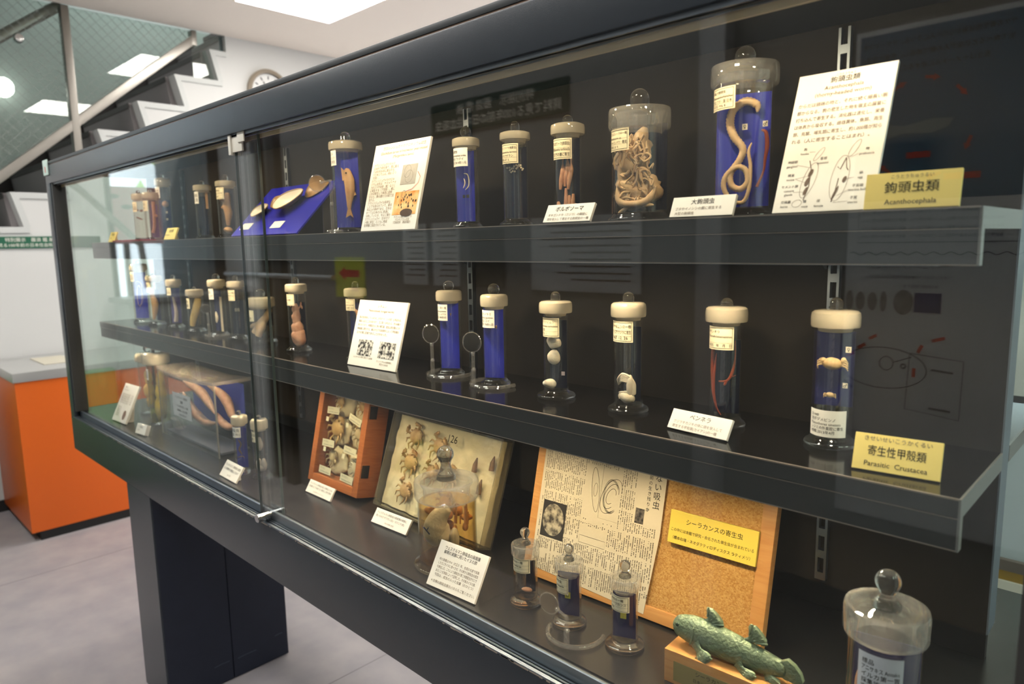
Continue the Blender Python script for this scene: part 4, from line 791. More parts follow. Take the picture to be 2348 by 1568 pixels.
jar('specimen_jar', 'slim jar with two thin white curved worms on bright blue, top shelf', (-1.020, 0.930, UZ), 0.0295, 0.0236, 0.0266, 0.154, 0.170, 0.192, 0.0106, 'ball', 'frost', lb(100, 0.150, 0.034, ['鉤頭虫', 'Acanthocephalus lucidus', '宿主 ウグイ', '河川 2014年11月'], False, PAPERW, -10), (BLUE, 0.80, 0.014, 0.146, -0.10, -0.05, -6), None, multi(rep(s_U5, WHITE), rep(s_U5b, BLACK, 'sex_marks')))
jar('specimen_jar', 'tall blue jar holding a small upright fish, beside the mussel shells', (-1.431, 0.930, UZ), 0.0395, 0.0334, 0.0388, 0.189, 0.209, 0.231, 0.0120, 'dome', 'frost', lb(62, 0.187, 0.034, ['ヤマメ', 'カワシンジュガイ', '幼生の寄生'], False, PAPERW, -32), (BLUE, 0.86, 0.014, 0.190, 0, -0.02, 0), None, multi(rep(s_U6, TAN), rep(s_U6b, BLACK, 'eye')))
jar('specimen_jar', 'jar with a tan lumpy upright specimen, just left of the pane overlap on top shelf', (-2.118, 0.950, UZ), 0.0330, 0.0271, 0.0300, 0.154, 0.171, 0.190, 0.0092, 'dome', 'frost', lb(90, 0.150, 0.034, ['旋尾線虫', '宿主 クジラ', '胃 1962'], turn=-12), (NAVYP, 0.45, 0.016, 0.146, 0.05, 0.6, 0), None, rep(s_U7, TAN))
jar('specimen_jar', 'slim jar with a dark plate, second jar left of the pane overlap on top shelf', (-2.361, 0.980, UZ), 0.0310, 0.0245, 0.0285, 0.158, 0.177, 0.191, 0.0079, 'dome', 'frost', lb(80, 0.154, 0.038, ['標品 線虫', '宿主 魚'], False, PAPERW, -24), (NAVYP, 0.62, 0.016, 0.140, -0.2, 0.1, 0), None, rep(s_U8, TAN))
jar('specimen_jar', 'tallest jar at the far left of the top shelf, with an orange ball', (-2.756, 1.000, UZ), 0.0320, 0.0255, 0.0280, 0.202, 0.229, 0.243, 0.0087, 'dome', 'frost', lb(88, 0.196, 0.040, ['寄生虫'], False, PAPERW, -20), (BLUED, 0.86, 0.014, 0.150, 0, 0.1, 0), None, rep(s_U9, PINK), ((0.45, 0.105, 0.0034, PAPERW, ''), (0.45, 0.08, 0.0034, PAPERW, '')))
jar('specimen_jar', 'short jar with pinkish contents, second from the left on the top shelf', (-2.700, 0.935, UZ), 0.0290, 0.0250, 0.0272, 0.150, 0.172, 0.184, 0.0071, 'ball', 'frost', lb(84, 0.142, 0.036, ['標品', '宿主'], False, PAPER, -18), (PURP, 0.5, 0.014, 0.130, 0.2, 0.3, 0), None, rep(s_U10, PINK))
jar('specimen_jar', 'narrow jar furthest left on the top shelf, standing on the red base', (-2.820, 0.935, UZ), 0.0280, 0.0215, 0.0245, 0.153, 0.175, 0.188, 0.0073, 'ball', 'frost', lb(90, 0.144, 0.036, ['標品'], False, PAPER, -18), None, None, rep(s_U11, BROWN))
tag(G().box(-2.86, -2.58, 0.845, 0.90, TOPZ + 0.0003, TOPZ + 0.006).build('red_base', mat('red_acrylic', (150, 26, 50), 0.3), bevel=0.001), 'dark red strip base in front of the leftmost jars on the top shelf', 'base')
# middle shelf, right to left
jar('specimen_jar', 'jar with two pale crabs and a white label, right end of the middle shelf', (-0.336, 0.959, MZ), 0.0337, 0.0256, 0.0307, 0.161, 0.183, 0.200, 0.0081, 'dome', 'frost', (118, 0.016, 0.052, ['21440', 'カギヅメピンノ', 'Pinnotheres sinensis', 'シジミの外套腔に寄生', '相模 2013年4月'], False, PAPERW, -2), (BLUED, 0.92, 0.052, 0.154, 0.0, 0.35, 0), None, multi(rep(s_M1a, CRABP, 'large_crab'), rep(s_M1b, CRABP, 'small_crab')), ((0.70, 0.132, 0.0034, PAPERW, '♀'), (0.62, 0.084, 0.0030, PAPERW, '♂')))
jar('specimen_jar', 'jar with long rust-red worms, second from the right on the middle shelf', (-0.492, 0.960, MZ), 0.0309, 0.0237, 0.0306, 0.158, 0.180, 0.193, 0.0091, 'dome', 'frost', lb(104, 0.152, 0.034, ['ペンネラ', 'Pennella balaenopterae', '', '昭和　年　月　日'], turn=-6), (NAVYP, 0.80, 0.018, 0.130, 0.06, 0.25, 0), None, rep(s_M2, RED))
jar('specimen_jar', 'jar with white curled worms at its bottom, third from right on middle shelf', (-0.655, 0.944, MZ), 0.0335, 0.0240, 0.0288, 0.157, 0.180, 0.197, 0.0093, 'dome', 'frost', lb(104, 0.151, 0.034, ['サナダムシの一種', 'マッコウクジラに寄生', '1967. 12. 26'], turn=-10), (NAVYP, 0.34, 0.016, 0.140, 0.48, 0.25, 0), None, rep(s_M4, WHITE))
jar('specimen_jar', 'jar with three white lumps in a column, fourth from right on middle shelf', (-0.814, 0.948, MZ), 0.0348, 0.0225, 0.0300, 0.154, 0.175, 0.192, 0.0087, 'dome', 'frost', lb(104, 0.146, 0.034, ['ナガクビムシ', 'Lernaea curvulata', '口腔', '年 8. 1.'], turn=-8), (NAVYP, 0.70, 0.016, 0.140, 0.14, 0.2, 0), None, rep(s_M3, WHITE), ((0.66, 0.045, 0.003, mat('pale_tag', (190, 184, 200), 0.6), ''),))
jar('specimen_jar', 'bright blue jar behind the right-hand magnifier on the middle shelf', (-0.979, 0.956, MZ), 0.0299, 0.0230, 0.0273, 0.157, 0.180, 0.201, 0.0117, 'ball', 'frost', lb(92, 0.150, 0.034, ['ウオジラミ', 'Argulus japonicus', '宿主 コイ', '採集 1976年11月'], False, PAPERW, -14), (BLUE, 0.88, 0.014, 0.152, -0.08, -0.05, 0), None, rep(s_M5, BROWN))
jar('specimen_jar', 'bright blue jar behind the left-hand magnifier on the middle shelf', (-1.131, 0.971, MZ), 0.0299, 0.0235, 0.0280, 0.160, 0.182, 0.202, 0.0117, 'ball', 'frost', lb(86, 0.153, 0.034, ['カイアシ類の一種', 'Lernaea cyprinacea', '宿主 サンショウウオ', '採集 1980年9月'], False, PAPERW, -18), (BLUE, 0.88, 0.014, 0.155, 0.0, -0.05, 0), None, rep(s_M6, BROWN))
jar('specimen_jar', 'slim jar with a hooked segmented pink worm, behind the tilted tongue worm card', (-1.466, 0.960, MZ), 0.0290, 0.0235, 0.0282, 0.157, 0.177, 0.193, 0.0080, 'dome', 'frost', lb(92, 0.151, 0.028, ['シタムシ', 'Linguatula serrata', 'イヌ 鼻腔 1931'], turn=-12), (BLUED, 0.78, 0.016, 0.140, 0.06, 0.1, 0), None, rep(s_M7, PINK))
jar('specimen_jar', 'jar with a pink flask-shaped organ, left of the tongue worm card', (-1.722, 0.943, MZ), 0.0339, 0.0245, 0.0288, 0.160, 0.181, 0.199, 0.0090, 'dome', 'frost', lb(84, 0.154, 0.030, ['シタムシ', 'ヘビの肺', '1932'], turn=-14), (NAVYP, 0.5, 0.016, 0.13, 0.2, 0.5, 0), None, rep(s_M8, PINK))
jar('specimen_jar', 'wide short jar with a forked cream specimen, behind the pane overlap', (-1.946, 0.951, MZ), 0.0416, 0.0380, 0.0410, 0.108, 0.136, 0.160, 0.0145, 'ball', 'frost', lb(74, 0.100, 0.032, ['カエル', '舌虫幼虫'], turn=-26), (NAVYP, 0.30, 0.05, 0.10, 0.45, 0.3, 0), None, rep(s_M9, FLESH))
jar('specimen_jar', 'slim jar with four tiny threads on navy, left of the wide short jar', (-2.095, 0.948, MZ), 0.0285, 0.0225, 0.0269, 0.160, 0.179, 0.196, 0.0081, 'dome', 'frost', lb(92, 0.152, 0.032, ['シタムシ類', 'Raillietiella sp.', 'ヤモリ'], turn=-12), (NAVYP, 0.80, 0.016, 0.120, 0.05, 0.1, 0), None, rep(s_M10, WHITE))
jar('specimen_jar', 'slim jar with a blue plate and pale upright strip on the middle shelf', (-2.231, 0.947, MZ), 0.0300, 0.0240, 0.0278, 0.158, 0.181, 0.199, 0.0118, 'ball', 'frost', lb(84, 0.152, 0.034, ['標品', '宿主 トカゲ'], False, PAPERW, -20), (BLUED, 0.45, 0.016, 0.145, -0.05, 0.1, 0), None, rep(s_M11, WHITE))
jar('specimen_jar', 'short jar with a fat yellow sausage-like specimen on the middle shelf', (-2.405, 0.945, MZ), 0.0320, 0.0255, 0.0290, 0.122, 0.144, 0.152, 0.0070, 'dome', 'frost', lb(70, 0.114, 0.034, ['幼虫', '肝臓'], False, PAPER, -28), None, None, rep(s_M12, YEL))
jar('specimen_jar', 'slim violet jar half lost in the bright reflection, left part of middle shelf', (-2.596, 0.950, MZ), 0.0290, 0.0225, 0.0265, 0.149, 0.173, 0.188, 0.0085, 'dome', 'frost', lb(80, 0.143, 0.026, ['標品'], False, PAPER, -18), (PURP, 0.75, 0.016, 0.140, 0.05, 0.1, 0), None, rep(s_M13, GREY))
jar('specimen_jar', 'slim jar with a tan grub-like specimen, second from left on the middle shelf', (-2.764, 0.943, MZ), 0.0312, 0.0255, 0.0290, 0.163, 0.182, 0.192, 0.0080, 'dome', 'frost', lb(84, 0.158, 0.036, ['標品', '宿主'], False, PAPER, -22), (BLUED, 0.3, 0.016, 0.13, 0.2, 0.2, 0), None, rep(s_M14, TAN))
jar('specimen_jar', 'tall blue jar with white thread-like loops, far left of the middle shelf', (-2.907, 0.940, MZ), 0.0335, 0.0285, 0.0305, 0.200, 0.225, 0.239, 0.0090, 'dome', 'frost', lb(80, 0.194, 0.036, ['標品'], False, PAPER, -28), (BLUE, 0.86, 0.016, 0.192, 0, 0.0, 0), None, rep(s_M15, FLESH))
# bottom tray, left to right
jar('specimen_jar', 'tall jar with tan lobed tissue at the far left of the bottom tray', (-2.909, 0.946, TZ), 0.0458, 0.0397, 0.0473, 0.208, 0.239, 0.270, 0.0150, 'ball', 'frost', None, (BLUED, 0.12, 0.016, 0.20, 0.35, 0.1, 0), None, rep(s_T1, YEL))
jar('specimen_jar', 'jar of pale frilly tissue in yellow-green fluid, left of the acrylic box', (-2.688, 0.900, TZ), 0.0400, 0.0345, 0.0467, 0.228, 0.266, 0.285, 0.0127, 'ball', 'frost', lb(60, 0.210, 0.040, ['標品'], False, PAPERW, -34), None, (GREENF, 0.222), rep(s_T2, YEL))
jar('specimen_jar', 'little jar with a blue plate and thin worms, in front of the acrylic box', (-1.908, 0.845, TZ), 0.0223, 0.0190, 0.0229, 0.145, 0.169, 0.183, 0.0070, 'ball', 'frost', lb(110, 0.138, 0.030, ['肺吸虫', '成虫 1911'], False, PAPERW, -4), (BLUE, 0.82, 0.016, 0.132, 0.08, 0.1, 0), None, rep(s_T3, BROWN))
jar('specimen_jar', 'little jar with a white oval above a white cluster, at the sliding pane edge', (-1.827, 0.864, TZ), 0.0276, 0.0205, 0.0236, 0.141, 0.167, 0.179, 0.0069, 'ball', 'frost', lb(80, 0.136, 0.030, ['肺吸虫', '虫嚢'], True, PAPER, -24), None, None, rep(s_T4, GREY))
def s_BJ(r, R, M):
    g = G(); random.seed(4)
    worm(g, [(0.010, -0.034, 0.125), (-0.006, -0.036, 0.108), (-0.014, -0.036, 0.090), (-0.018, -0.036, 0.070), (-0.008, -0.034, 0.050)], [0.010, 0.018, 0.024, 0.024, 0.012], seg=16, M=M @ Matrix.Scale(0.75, 4, (0, 1, 0))); lumps(g, [(-0.006, -0.026, 0.072, 0.026, 0.014, 0.024), (0.022, -0.028, 0.062, 0.010, 0.010, 0.022)], M, 0.3, 60); g.build('lung_lobe', mat('lung_grey', (198, 206, 236), 0.5, bump=(200, 0.4), tex=(50, (170, 176, 206), 'n', 1.5)), r, ang=1.5)
    g = G()
    for i in range(26): g.ell((random.uniform(-0.040, 0.040), random.uniform(0.0, 0.022), random.uniform(0.034, 0.105)), (random.uniform(0.006, 0.014), 0.009, random.uniform(0.006, 0.014)), M, 12, 8, 0.3, 80, i)
    for i in range(10): x = random.uniform(0.012, 0.044); g.tube([(x, -0.004, 0.085), (x + 0.001, -0.004, random.uniform(0.10, 0.13))], 0.0018, 6, M=M)
    g.build('brown_tissue', mat('tissue_amber', (196, 146, 86), 0.5, bump=(200, 0.4), tex=(40, (150, 100, 54), 'n', 2)), r, ang=1.5)
    g = G(); f = lambda u, v: tuple(M @ Vector((u, -0.0455, v))); stroke(g, f, [(-0.034, 0.090), (-0.022, 0.076)], 0.003); stroke(g, f, [(-0.028, 0.083), (-0.024, 0.090)], 0.002); g.build('blue_pen_mark', mat('blue_ink', (40, 60, 150), 0.6), r, smooth=False)
jar('specimen_jar', 'large jar of amber fluid with grey lung tissue, centre of the bottom tray', (-1.036, 0.868, TZ), 0.0700, 0.0585, 0.0646, 0.139, 0.176, 0.243, 0.0170, 'ball', 'clear', None, None, (AMBER, 0.130), s_BJ)
jar('specimen_jar', 'left of the three little jars by the corkboard, clear with a navy plate', (-0.811, 0.856, TZ), 0.0285, 0.0212, 0.0250, 0.091, 0.111, 0.140, 0.0088, 'ball', 'clear', lb(112, 0.090, 0.026, ['線虫の一種', 'Anisakis sp.', 'サバ'], True, PAPER, -4), (NAVYP, 0.40, 0.020, 0.078, 0.42, 0.0, 18), None, rep(s_T5, PINK))
jar('specimen_jar', 'middle of the three little jars by the corkboard, yellow tag with a ring', (-0.710, 0.855, TZ), 0.0290, 0.0205, 0.0243, 0.093, 0.113, 0.140, 0.0080, 'ball', 'clear', lb(84, 0.088, 0.028, ['単生虫', 'Latimeria', '鰓'], True, PAPER, -18), (BLUED, 0.90, 0.016, 0.092, 0, -0.2, 0), None, None, ((-0.05, 0.052, 0.0048, YTAG, 'O'),))
jar('specimen_jar', 'right of the three little jars by the corkboard, yellow tag with a dot', (-0.602, 0.862, TZ), 0.0309, 0.0205, 0.0247, 0.099, 0.117, 0.143, 0.0086, 'ball', 'clear', lb(104, 0.092, 0.026, ['線虫の一種', 'シーラカンス', '1981'], True, PAPER, -8), (BLUED, 0.90, 0.016, 0.092, 0, -0.2, 0), None, None, ((-0.05, 0.054, 0.0048, YTAG, '.'),))
jar('specimen_jar', 'largest clear-lidded jar at the bottom right, pink tissue under a white label', (-0.223, 0.840, TZ), 0.0480, 0.0392, 0.0454, 0.181, 0.216, 0.2592, 0.0140, 'ball', 'clear', lb(70, 0.172, 0.050, ['標品', 'アニサキス Anisakis', 'イルカ第一胃', '採集地　昭和', '寄贈'], False, mat('label_cool', (214, 218, 226), 0.6), 6), (BLUED, 0.90, 0.016, 0.170, 0.05, 0.2, 0), None, rep(s_T8, PINK))
jar('specimen_jar', 'jar foot showing at the lower right corner, beyond the divider end', (-0.100, 1.195, TZ), 0.0400, 0.0300, 0.0340, 0.180, 0.200, 0.220, 0.0100, 'ball', 'frost', None, (NAVYP, 0.8, 0.016, 0.17, 0, 0, 0))

# ------------------------------------------------------------------ cards
def d_A(r, w, h):
    text_part(r, [('こうとうちゅう', 0, h * 0.962, 0.0034, 'c'), ('鉤頭虫類', 0, h * 0.917, 0.0088, 'c'), ], INK)
    text_part(r, [('Acanthocephala', 0, h * 0.868, 0.0072, 'c'), ('(thorny-headed worm)', 0, h * 0.822, 0.0072, 'c')] +
        [(t, -w * 0.44, h * (0.755 - 0.052 * i), 0.0060, 'l', 1, w * 0.89) for i, t in enumerate(['　からだは頭端の吻と、それに続く細長い胴', '部からなる。鉤の密生した吻を宿主の腸管に', '打ち込んで寄生する。消化器は退化し、栄養', 'は体表から吸収する。雌雄異体。魚類、両生', '類、鳥類、哺乳類に寄生し、約1,000種が知ら', 'れる（人に寄生することはまれ）。'])], mat('ink_brown', (112, 88, 70), 0.8), 'body_text')
    text_part(r, [(t, x * w, y * h, 0.0042, 'c') for t, x, y in (('鉤', -0.27, 0.435), ('hooks', -0.27, 0.405), ('神経節', -0.38, 0.35), ('ganglion', -0.38, 0.32), ('精巣', -0.37, 0.255), ('testes', -0.37, 0.225), ('セメント腺', -0.36, 0.175), ('cement', -0.36, 0.145), ('glands', -0.36, 0.118), ('交接嚢', -0.37, 0.065), ('bursa', -0.38, 0.035), ('雄', -0.17, 0.065), ('male', -0.16, 0.03), ('雌', -0.03, 0.065), ('female', -0.02, 0.03), ('垂棍', -0.06, 0.36), ('lemnisci', -0.06, 0.33), ('吻', 0.36, 0.40), ('proboscis', 0.36, 0.37), ('卵', 0.34, 0.24), ('egg', 0.34, 0.21), ('子宮鐘', 0.33, 0.155), ('uterine bell', 0.33, 0.128), ('子宮', 0.31, 0.075), ('uterus', 0.31, 0.045))], INK, 'diagram_text')
    g = G(); f = flat(0.0005); W_ = lambda pts: [(x * w, y * h) for x, y in pts]
    def outline(cx, cy, rx, ry, rot): stroke(g, f, oval(cx * w, cy * h, rx * w, ry * h, 30, rot=rot), 0.0004)
    outline(-0.17, 0.22, 0.065, 0.125, -0.20); outline(-0.115, 0.40, 0.024, 0.052, -0.55); outline(-0.25, 0.06, 0.05, 0.024, 0.3)
    outline(0.14, 0.22, 0.085, 0.155, -0.06); outline(0.235, 0.42, 0.030, 0.062, -0.45)
    for a in ([(-0.20, 0.36), (-0.17, 0.30), (-0.16, 0.18), (-0.19, 0.08)], [(0.17, 0.36), (0.13, 0.28), (0.10, 0.30)], [(0.17, 0.36), (0.19, 0.29), (0.21, 0.27)], [(0.13, 0.22), (0.12, 0.14), (0.10, 0.06)]): stroke(g, f, W_(a), 0.0009)
    for a in ([(-0.33, 0.335), (-0.19, 0.31)], [(-0.32, 0.235), (-0.18, 0.25)], [(-0.32, 0.235), (-0.19, 0.20)], [(-0.31, 0.14), (-0.19, 0.14)], [(0.28, 0.22), (0.20, 0.21)], [(0.26, 0.14), (0.14, 0.10)], [(0.26, 0.06), (0.12, 0.055)], [(0.28, 0.38), (0.22, 0.36)], [(-0.22, 0.42), (-0.16, 0.42)]): stroke(g, f, W_(a), 0.0003)
    for cx, cy, rx, ry in ((-0.165, 0.27, 0.02, 0.03), (-0.185, 0.21, 0.022, 0.032), (-0.185, 0.145, 0.018, 0.03), (0.19, 0.21, 0.018, 0.022), (0.12, 0.12, 0.012, 0.05)): blob(g, f, oval(cx * w, cy * h, rx * w, ry * h, 16, rot=-0.3))
    g.build('worm_diagram', mat('diagram_ink', (110, 92, 80), 0.8), r, smooth=False, fix=False)
card('information_card', 'large white thorny-headed worm card, right end of the top shelf', 'card', (-0.386, 0.865, UZ), 0, 0.116, 0.187, 22, d_A)
def d_yA(r, w, h): text_part(r, [('鉤頭虫類', 0, h * 0.46, h * 0.34, 'c'), ('Acanthocephala', 0, h * 0.12, h * 0.20, 'c')]); text_part(r, [('こうとうちゅうるい', 0, h * 0.84, h * 0.12, 'c')], INKSOFT, 'ruby_text')
card('name_plate', 'yellow plate reading Acanthocephala on the right end of the top shelf', 'name plate', (-0.274, 0.850, UZ), 0, 0.0929, 0.0395, 10, d_yA, CARDY)
def d_yM(r, w, h): text_part(r, [('寄生性甲殻類', 0, h * 0.44, h * 0.30, 'c', 1, w * 0.66), ('Parasitic  Crustacea', 0, h * 0.13, h * 0.19, 'c')]); text_part(r, [('きせいせいこうかくるい', 0, h * 0.82, h * 0.15, 'c')], INKSOFT, 'ruby_text')
card('name_plate', 'yellow plate reading Parasitic Crustacea on the right end of the middle shelf', 'name plate', (-0.2795, 0.872, MZ), 6, 0.0925, 0.0440, 20, d_yM, CARDY)
def lines3(a, b, c='', s=0.30, s2=0.17):
    def go(r, w, h):
        text_part(r, [(a, 0, h * 0.62, h * s, 'c', 1, w * 0.9)]); text_part(r, [(b, -w * 0.42, h * 0.33, h * s2, 'l', 1, w * 0.88), (c, -w * 0.42, h * 0.10, h * s2, 'l', 1, w * 0.88)], INKSOFT, 'small_text')
    return go
card('caption_card', 'small white card in front of the big worm jar on the top shelf', 'card', (-0.525, 0.852, UZ), 0, 0.0923, 0.029, 24, lines3('大鉤頭虫', 'ブタやイノシシの腸に寄生する', '大型の鉤頭虫'))
card('caption_card', 'small white card in front of the three-worm jar on the top shelf', 'card', (-0.757, 0.852, UZ), 0, 0.0942, 0.0312, 28, lines3('ボルボソーマ', 'オキゴンドウ（クジラ）の腸壁に', '頭を穿入して寄生する鉤頭虫の一種'))
card('caption_card', 'small white card in front of the rust-red worm jar on the middle shelf', 'card', (-0.546, 0.888, MZ), -6, 0.1009, 0.0305, 31, lines3('ペンネラ', 'クジラやカジキの体に頭を穿入して', '寄生する甲殻類(カイアシ)の一種'))
PIC = mat('picture_grey', (188, 186, 182), 0.7, tex=(90, (170, 168, 164), 'n', 1.5)); PICO = mat('picture_orange', (228, 140, 30), 0.6, tex=(55, (240, 214, 150), 'n', 3.0)); PICB = mat('picture_bw', (30, 30, 30), 0.6, tex=(120, (220, 218, 212), 'n', 6.0))
def d_U6(r, w, h):
    SB = mat('ink_pale', (150, 136, 120), 0.8)
    text_part(r, [('カワシンジュガイのグロキジウム幼生', 0.01, h * 0.93, 0.0085, 'c', 1, w * 0.80), ('Glochidium larvae of freshwater pearl mussel', 0.01, h * 0.875, 0.0085, 'c', 1, w * 0.90), ('(Margaritifera laevis)', 0.012, h * 0.825, 0.0085, 'c')], SB)
    T = ['　カワシンジュガイのメス', 'は体内で卵を育て、殻に産え', 'た幼生を水中に放出する。', 'グロキジウムは、約0.1ミリ', '（写真）。', '　カワシンジュガイのグロキ', 'ジウム幼生は、ヤマメやアマ', 'ゴのエラや体表（鰭）などに', 'に寄生する（下写真）。鰓に', '１か月寄生して稚貝に変態', 'すると、魚を離れて川底で生', '活する。', '　カワシンジュガイは長命な', 'ことでも知られていて、最長', '年以上の寿命である。日本の', 'かつては日本の川に普通に', '分布していたが、今は三種の', 'カワシンジュガイ（日本カワ', 'シ類に寄生）とともに絶滅', '危惧種に指定されている。']
    text_part(r, [(t, -w * 0.45, h * (0.745 - 0.0365 * i), 0.0068, 'l', 1, w * 0.47) for i, t in enumerate(T)], SB, 'body_text')
    text_part(r, [('ヤマメの鰓に寄生する', w * 0.25, h * 0.13, 0.006, 'c'), ('グロキジウム幼生', w * 0.25, h * 0.10, 0.006, 'c'), ('（写真提供　粟倉輝彦）', w * 0.25, h * 0.07, 0.006, 'c')], SB, 'photo_caption')
    G().box(w * 0.10, w * 0.36, -0.0005, 0, h * 0.50, h * 0.72).build('photo', PIC, r, smooth=False); G().box(w * 0.05, w * 0.46, -0.0005, 0, h * 0.165, h * 0.42).build('photo', PICO, r, smooth=False)
    g = G(); f = flat(0.0008); stroke(g, f, oval(w * 0.20, h * 0.645, 0.011, 0.013), 0.0006); stroke(g, f, oval(w * 0.24, h * 0.585, 0.012, 0.013), 0.0006)
    stroke(g, f, oval(w * 0.20, h * 0.39, 0.006, 0.008), 0.0008); g.build('larva_outlines', mat('outline_grey', (130, 124, 116), 0.7), r, smooth=False, fix=False)
    g = G(); stroke(g, f, [(w * 0.23, h * 0.42), (w * 0.33, h * 0.44), (w * 0.42, h * 0.50), (w * 0.44, h * 0.57), (w * 0.38, h * 0.63)], 0.001); g.build('red_pointer', PRED, r, smooth=False, fix=False)
    g = G(); random.seed(3)
    for i in range(26): blob(g, f, oval(w * random.uniform(0.10, 0.44), h * random.uniform(0.24, 0.39), 0.0015, 0.0026, 8))
    blob(g, f, oval(w * 0.30, h * 0.185, 0.020, 0.008, 18)); g.build('dark_spots', mat('spot', (70, 44, 20), 0.7), r, smooth=False, fix=False)
card('information_card', 'tall white pearl mussel larva card with an orange picture on the top shelf', 'card', (-1.289, 0.865, UZ), 0, 0.186, 0.1877, 15.3, d_U6)
def d_tongue(r, w, h):
    text_part(r, [('シタムシ', 0, h * 0.90, 0.0085, 'c'), ('Pentastomida (tongue worm)', 0, h * 0.83, 0.0078, 'c')], INKSOFT)
    T = ['　舌に似た形をしているためこの名がつく（シタ虫）と呼ばれる。', '頭部には口と二対の鉤があり、五口類とも呼ばれる。約100種が', '知られており、中間宿主はと魚の哺乳類、成虫は爬虫類などの', '呼吸器に寄生する。最近の分子系統解析によって甲殻類の', 'エラオ類に近縁であることがわかった。']
    text_part(r, [(t, -w * 0.43, h * (0.72 - 0.058 * i), 0.0066, 'l', 1, w * 0.86) for i, t in enumerate(T)], INKSOFT, 'body_text')
    text_part(r, [('ニシキヘビの肺に寄生する成虫', -w * 0.20, h * 0.12, 0.0052, 'c'), ('カニクイザルの腸間膜に', w * 0.25, h * 0.10, 0.0052, 'c'), ('寄生する幼虫', w * 0.25, h * 0.06, 0.0052, 'c')], INKSOFT, 'photo_caption')
    for a, b in ((-0.34, -0.04), (0.10, 0.42)): G().box(w * a, w * b, -0.0005, 0, h * 0.16, h * 0.40).build('photo', PICB, r, smooth=False)
card('information_card', 'white tongue worm card with two black and white photos on the middle shelf', 'card', (-1.423, 0.900, MZ), 2.2, 0.1791, 0.156, 17, d_tongue)
card('name_plate', 'small yellow plate at the left end of the top shelf', 'name plate', (-2.422, 0.868, UZ), 0, 0.088, 0.0396, 22, lines3('線虫類', 'Nematoda', '', 0.30, 0.2), CARDY)
card('name_plate', 'yellow plate at the extreme left of the top shelf, edge on to the glass', 'name plate', (-2.99, 0.868, UZ), 0, 0.07, 0.0396, 22, lines3('条虫類', 'Cestoda', '', 0.30, 0.2), CARDY)  # extra plate stands in for a yellow reflection in the end glass
def d_T1(r, w, h):
    text_part(r, [('肺吸虫', -w * 0.4, h * 0.88, 0.008, 'l'), ('Paragonimus', -w * 0.4, h * 0.82, 0.008, 'l')] + [('肺吸虫の成虫は肺に虫嚢をつくり寄生', -w * 0.4, h * (0.70 - 0.055 * i), 0.007, 'l', 1, w * 0.8) for i in range(5)] + [('中間宿主は', -w * 0.4, h * (0.36 - 0.055 * i), 0.007, 'l', 1, w * 0.35) for i in range(5)], INKSOFT)
    g = G(); blob(g, flat(0.0005), oval(w * 0.22, h * 0.20, 0.013, 0.018, 20)); g.build('fluke_photo', mat('fluke', (150, 118, 104), 0.7, tex=(60, (100, 70, 60), 'n', 2)), r, smooth=False)
card('information_card', 'tall white leaning card with a round fluke photo, left end of the bottom tray', 'card', (-2.899, 0.796, TZ), 2.9, 0.1266, 0.144, 25, d_T1, CARD, 0.008)
card('caption_card', 'small cream block card in front of the yellow-green jar', 'card', (-2.611, 0.785, TZ), 6, 0.070, 0.0345, 20, lines3('肺吸虫', 'イヌの肺', '', 0.22, 0.14), CARD, 0.014)
def d3(a, b, c):
    def go(r, w, h): text_part(r, [(a, -w * 0.44, h * 0.70, h * 0.17, 'l', 1, w * 0.88), (b, -w * 0.44, h * 0.46, h * 0.17, 'l', 1, w * 0.88)]); text_part(r, [(c, 0, h * 0.15, h * 0.14, 'c')], INKSOFT, 'small_text')
    return go
card('caption_card', 'white caption card in front of the two little jars by the acrylic box', 'card', (-1.936, 0.789, TZ), -1.8, 0.1100, 0.0463, 34, d3('ウェステルマン肺吸虫の成虫', 'ヒトの肺から摘出したもの', '（1911年）'))
card('caption_card', 'white caption card at the foot of the red wooden crab box', 'card', (-1.629, 0.884, TZ), 0, 0.1180, 0.0330, 32, d3('ウェステルマン肺吸虫の第二中間宿主となる', '日本産カニで本虫により感染した例の標本', '（山口左仲 コレクション）'))
card('caption_card', 'white caption card at the foot of the cotton-filled crab tray', 'card', (-1.326, 0.880, TZ), 2.5, 0.1238, 0.0345, 36, d3('ウェステルマン肺吸虫の発育環の実験に', '用いられたサワガニ(左)・カワニナ(右)', '（中川幸庵 使用）'))
def d_BJ(r, w, h):
    text_part(r, [('ウェステルマン肺吸虫の発育環', -w * 0.36, h * 0.84, 0.0076, 'l', 1, w * 0.72), ('解明の実験に用いたイヌの肺', -w * 0.36, h * 0.745, 0.0076, 'l', 1, w * 0.68)])
    text_part(r, [(t, -w * 0.40, h * (0.58 - 0.085 * i), 0.0058, 'l', 1, w * 0.82) for i, t in enumerate(['中川幸庵は1914（大正3）年、台湾の北部で採集', 'したカニをイヌに食べさせ、その肺から肺吸虫の成虫', 'を検出した。これにより肺吸虫の第二中間宿主がカニで', 'あることを実験によって証明した。その後のイヌの肺、', '今回は、成虫の入った虫嚢（のひとつ）'])] + [('※ 左側の肺吸虫展示パネルもご覧ください。', w * 0.02, h * 0.10, 0.0058, 'c')], INKSOFT, 'body_text')
card('information_card', 'square white card leaning in front of the large amber jar', 'card', (-0.995, 0.776, TZ), 3.8, 0.1248, 0.0850, 31, d_BJ)

